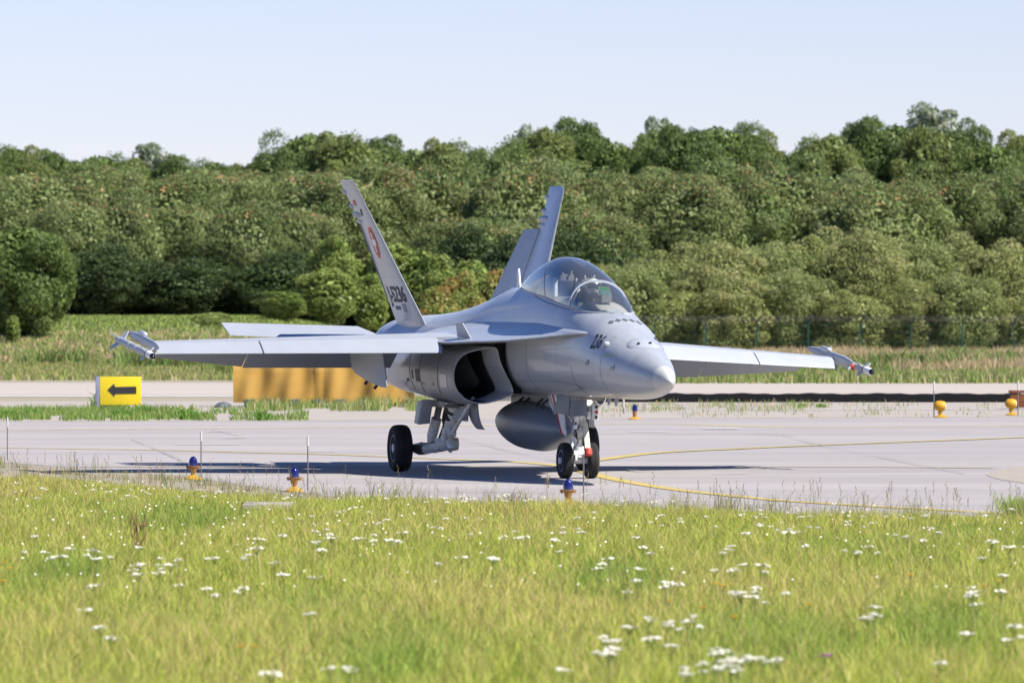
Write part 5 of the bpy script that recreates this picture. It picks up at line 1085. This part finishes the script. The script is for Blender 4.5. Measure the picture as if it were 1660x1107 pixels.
# lamp, approach lights and doors on the nose leg
g = MB(); g.lathe((4.87, -.065, 1.20), (-1, 0, .02), [(-.10, .03), (-.02, .07), (0, .082), (.012, .082)], M['gearwhite'], 20); lamp = g.build('taxi_light', lg, tf=TG)
g = MB(); g.lathe((4.855, -.065, 1.20), (-1, 0, .02), [(0, .052), (.012, .04), (.016, .001)], M['lamp_on'], 20); g.build('lamp_lens', lamp, tf=TG)
g = MB(); g.lathe((4.86, -.04, 1.33), (-1, 0, .02), [(-.05, .02), (0, .032), (.01, .001)], M['lamp_on'], 12); g.build('small_lamp', lg, tf=TG)
g = MB(); g.box((4.97, -.20, 1.03), (.06, .10, .24), M['gearwhite']); bx_ = g.build('approach_light_box', lg, tf=TG, bevel=.01)
for j, z in enumerate((1.11, 1.03, .95)):
    g = MB(); g.lathe((4.938, -.215, z), (-1, 0, 0), [(0, .026), (.006, .026), (.007, .001)], M['black'] if j != 1 else M['red'], 14); g.build('approach_light', bx_, tf=TG)
g = MB(); rows = []
for t in np.linspace(0, 1, 12):                       # curved forward door carried by the leg
    a = R(-15 + 100 * t); x = 5.02 - .19 * math.cos(a) ; y = -.0 + .17 * math.sin(a) 
    zb = lerp(.98, .96, t); rows.append([(x, y, 1.44), (x - .005, y, zb), (x + .02, y * .94, zb), (x + .025, y * .94, 1.44)])
g.grid(rows, M['tank']); g.build('nose_gear_door', lg, tf=TG)
g = MB(); g.plate([(5.03, .18, 1.30), (5.05, .19, .98), (5.75, .26, 1.02), (5.45, .24, 1.30)], (0, .02, 0), M['tank']); g.build('nose_gear_door', lg, tf=TG, bevel=.004)
g = MB(); g.plate([(5.3, .20, 1.02), (5.8, .20, 1.3), (6.1, .20, 1.3), (5.45, .20, .72), (5.25, .18, .66)], (0, .015, 0), M['gearwhite']); g.tube([(5.95, .215, 1.3), (5.40, .215, .68)], .012, M['red'], 6); g.build('nose_gear_door', lg, tf=TG, smooth=False)
for (a_, b_) in (((6.3, .12, 1.30), (5.9, .2, 1.05)), ((6.2, .2, 1.30), (5.75, .22, 1.0))):
    g = MB(); g.tube([a_, lerp(Vector(a_), Vector(b_), .5) + Vector((0, .03, 0)), b_], .018, M['gearwhite'], 8); g.build('door_rod', lg, tf=TG)
# small blades below the nose
for x, y in ((3.4, 0), (2.55, .12)):
    g = MB(); g.plate([(x - .10, y, 1.32), (x + .10, y, 1.32), (x + .08, y, 1.19), (x, y, 1.19)], (0, .016, 0), M['paint_light']); P(g, 'belly_antenna', smooth=False)

# pilot: seated, head up behind the bow
def pt(X, Y, Z): return Vector(T(X, Y, Z))
me = bpy.data.meshes.new('person'); bm = bmesh.new(); sk = bm.verts.layers.skin.verify()
J = {'pel': (4.15, 0, 2.30, .15), 'abd': (4.17, 0, 2.48, .145), 'chest': (4.18, 0, 2.66, .165), 'neck': (4.15, 0, 2.80, .06), 'head': (4.12, 0, 2.90, .085), 'crown': (4.12, 0, 2.99, .08),
     'shr': (4.17, .18, 2.72, .065), 'elr': (4.02, .25, 2.50, .045), 'war': (3.80, .20, 2.46, .03), 'har': (3.72, .18, 2.48, .032),
     'shl': (4.17, -.18, 2.72, .065), 'ell': (4.02, -.25, 2.50, .045), 'wal': (3.80, -.20, 2.46, .03), 'hal': (3.72, -.18, 2.48, .032),
     'hir': (4.10, .10, 2.28, .10), 'knr': (3.70, .13, 2.33, .07), 'anr': (3.62, .13, 2.10, .045), 'hil': (4.10, -.10, 2.28, .10), 'knl': (3.70, -.13, 2.33, .07), 'anl': (3.62, -.13, 2.10, .045)}
V_ = {}
for k, (x, y, z, r_) in J.items():
    v = bm.verts.new(pt(x + .28, y, z)); v[sk].radius = (r_, r_); V_[k] = v
    if k == 'pel': v[sk].use_root = True
for a, b in (('pel', 'abd'), ('abd', 'chest'), ('chest', 'neck'), ('neck', 'head'), ('head', 'crown'), ('chest', 'shr'), ('shr', 'elr'), ('elr', 'war'), ('war', 'har'), ('chest', 'shl'), ('shl', 'ell'), ('ell', 'wal'), ('wal', 'hal'), ('pel', 'hir'), ('hir', 'knr'), ('knr', 'anr'), ('pel', 'hil'), ('hil', 'knl'), ('knl', 'anl')):
    bm.edges.new((V_[a], V_[b]))
bm.to_mesh(me); bm.free(); me.materials.append(M['suit'])
person = bpy.data.objects.new('person', me); C.objects.link(person); person.matrix_world = Matrix.Translation(jet.location) @ Matrix.Rotation(YAW - math.pi / 2, 4, 'Z')
person.modifiers.new('skin', 'SKIN'); sb_ = person.modifiers.new('sub', 'SUBSURF'); sb_.levels = sb_.render_levels = 1
tag(person, 'pilot in a dark flight suit and white helmet seated in the front cockpit', 'person')
g = MB(); hc = Vector(pt(4.40, -.02, 2.975)); rows = []
for i in range(12):
    ph = math.pi * (i / 11) * .80; rows.append([hc + Vector((.155 * math.sin(ph) * math.cos(a), .125 * math.sin(ph) * math.sin(a), .135 * math.cos(ph))) for a in [2 * math.pi * k / 24 for k in range(24)]])
g.grid(rows, M['helmet']); g.build('helmet', person)
g = MB(); rows = []
for i in range(7):
    ph = R(62 + 38 * i / 6); rows.append([hc + Vector((.165 * math.sin(ph) * math.cos(a), .133 * math.sin(ph) * math.sin(a), .14 * math.cos(ph))) for a in np.linspace(-1.0, 1.0, 14)])
g.grid(rows, M['visor'], False); g.build('visor', person)
g = MB(); g.lathe(hc + Vector((.10, 0, -.085)), (1, 0, -.2), [(0, .05), (.05, .05), (.09, .035), (.10, .001)], M['seatgrey'], 14); g.tube([hc + Vector((.17, 0, -.11)), hc + Vector((.17, 0, -.2)), hc + Vector((.1, .05, -.3))], .02, M['hose'], 8); g.build('oxygen_mask', person)
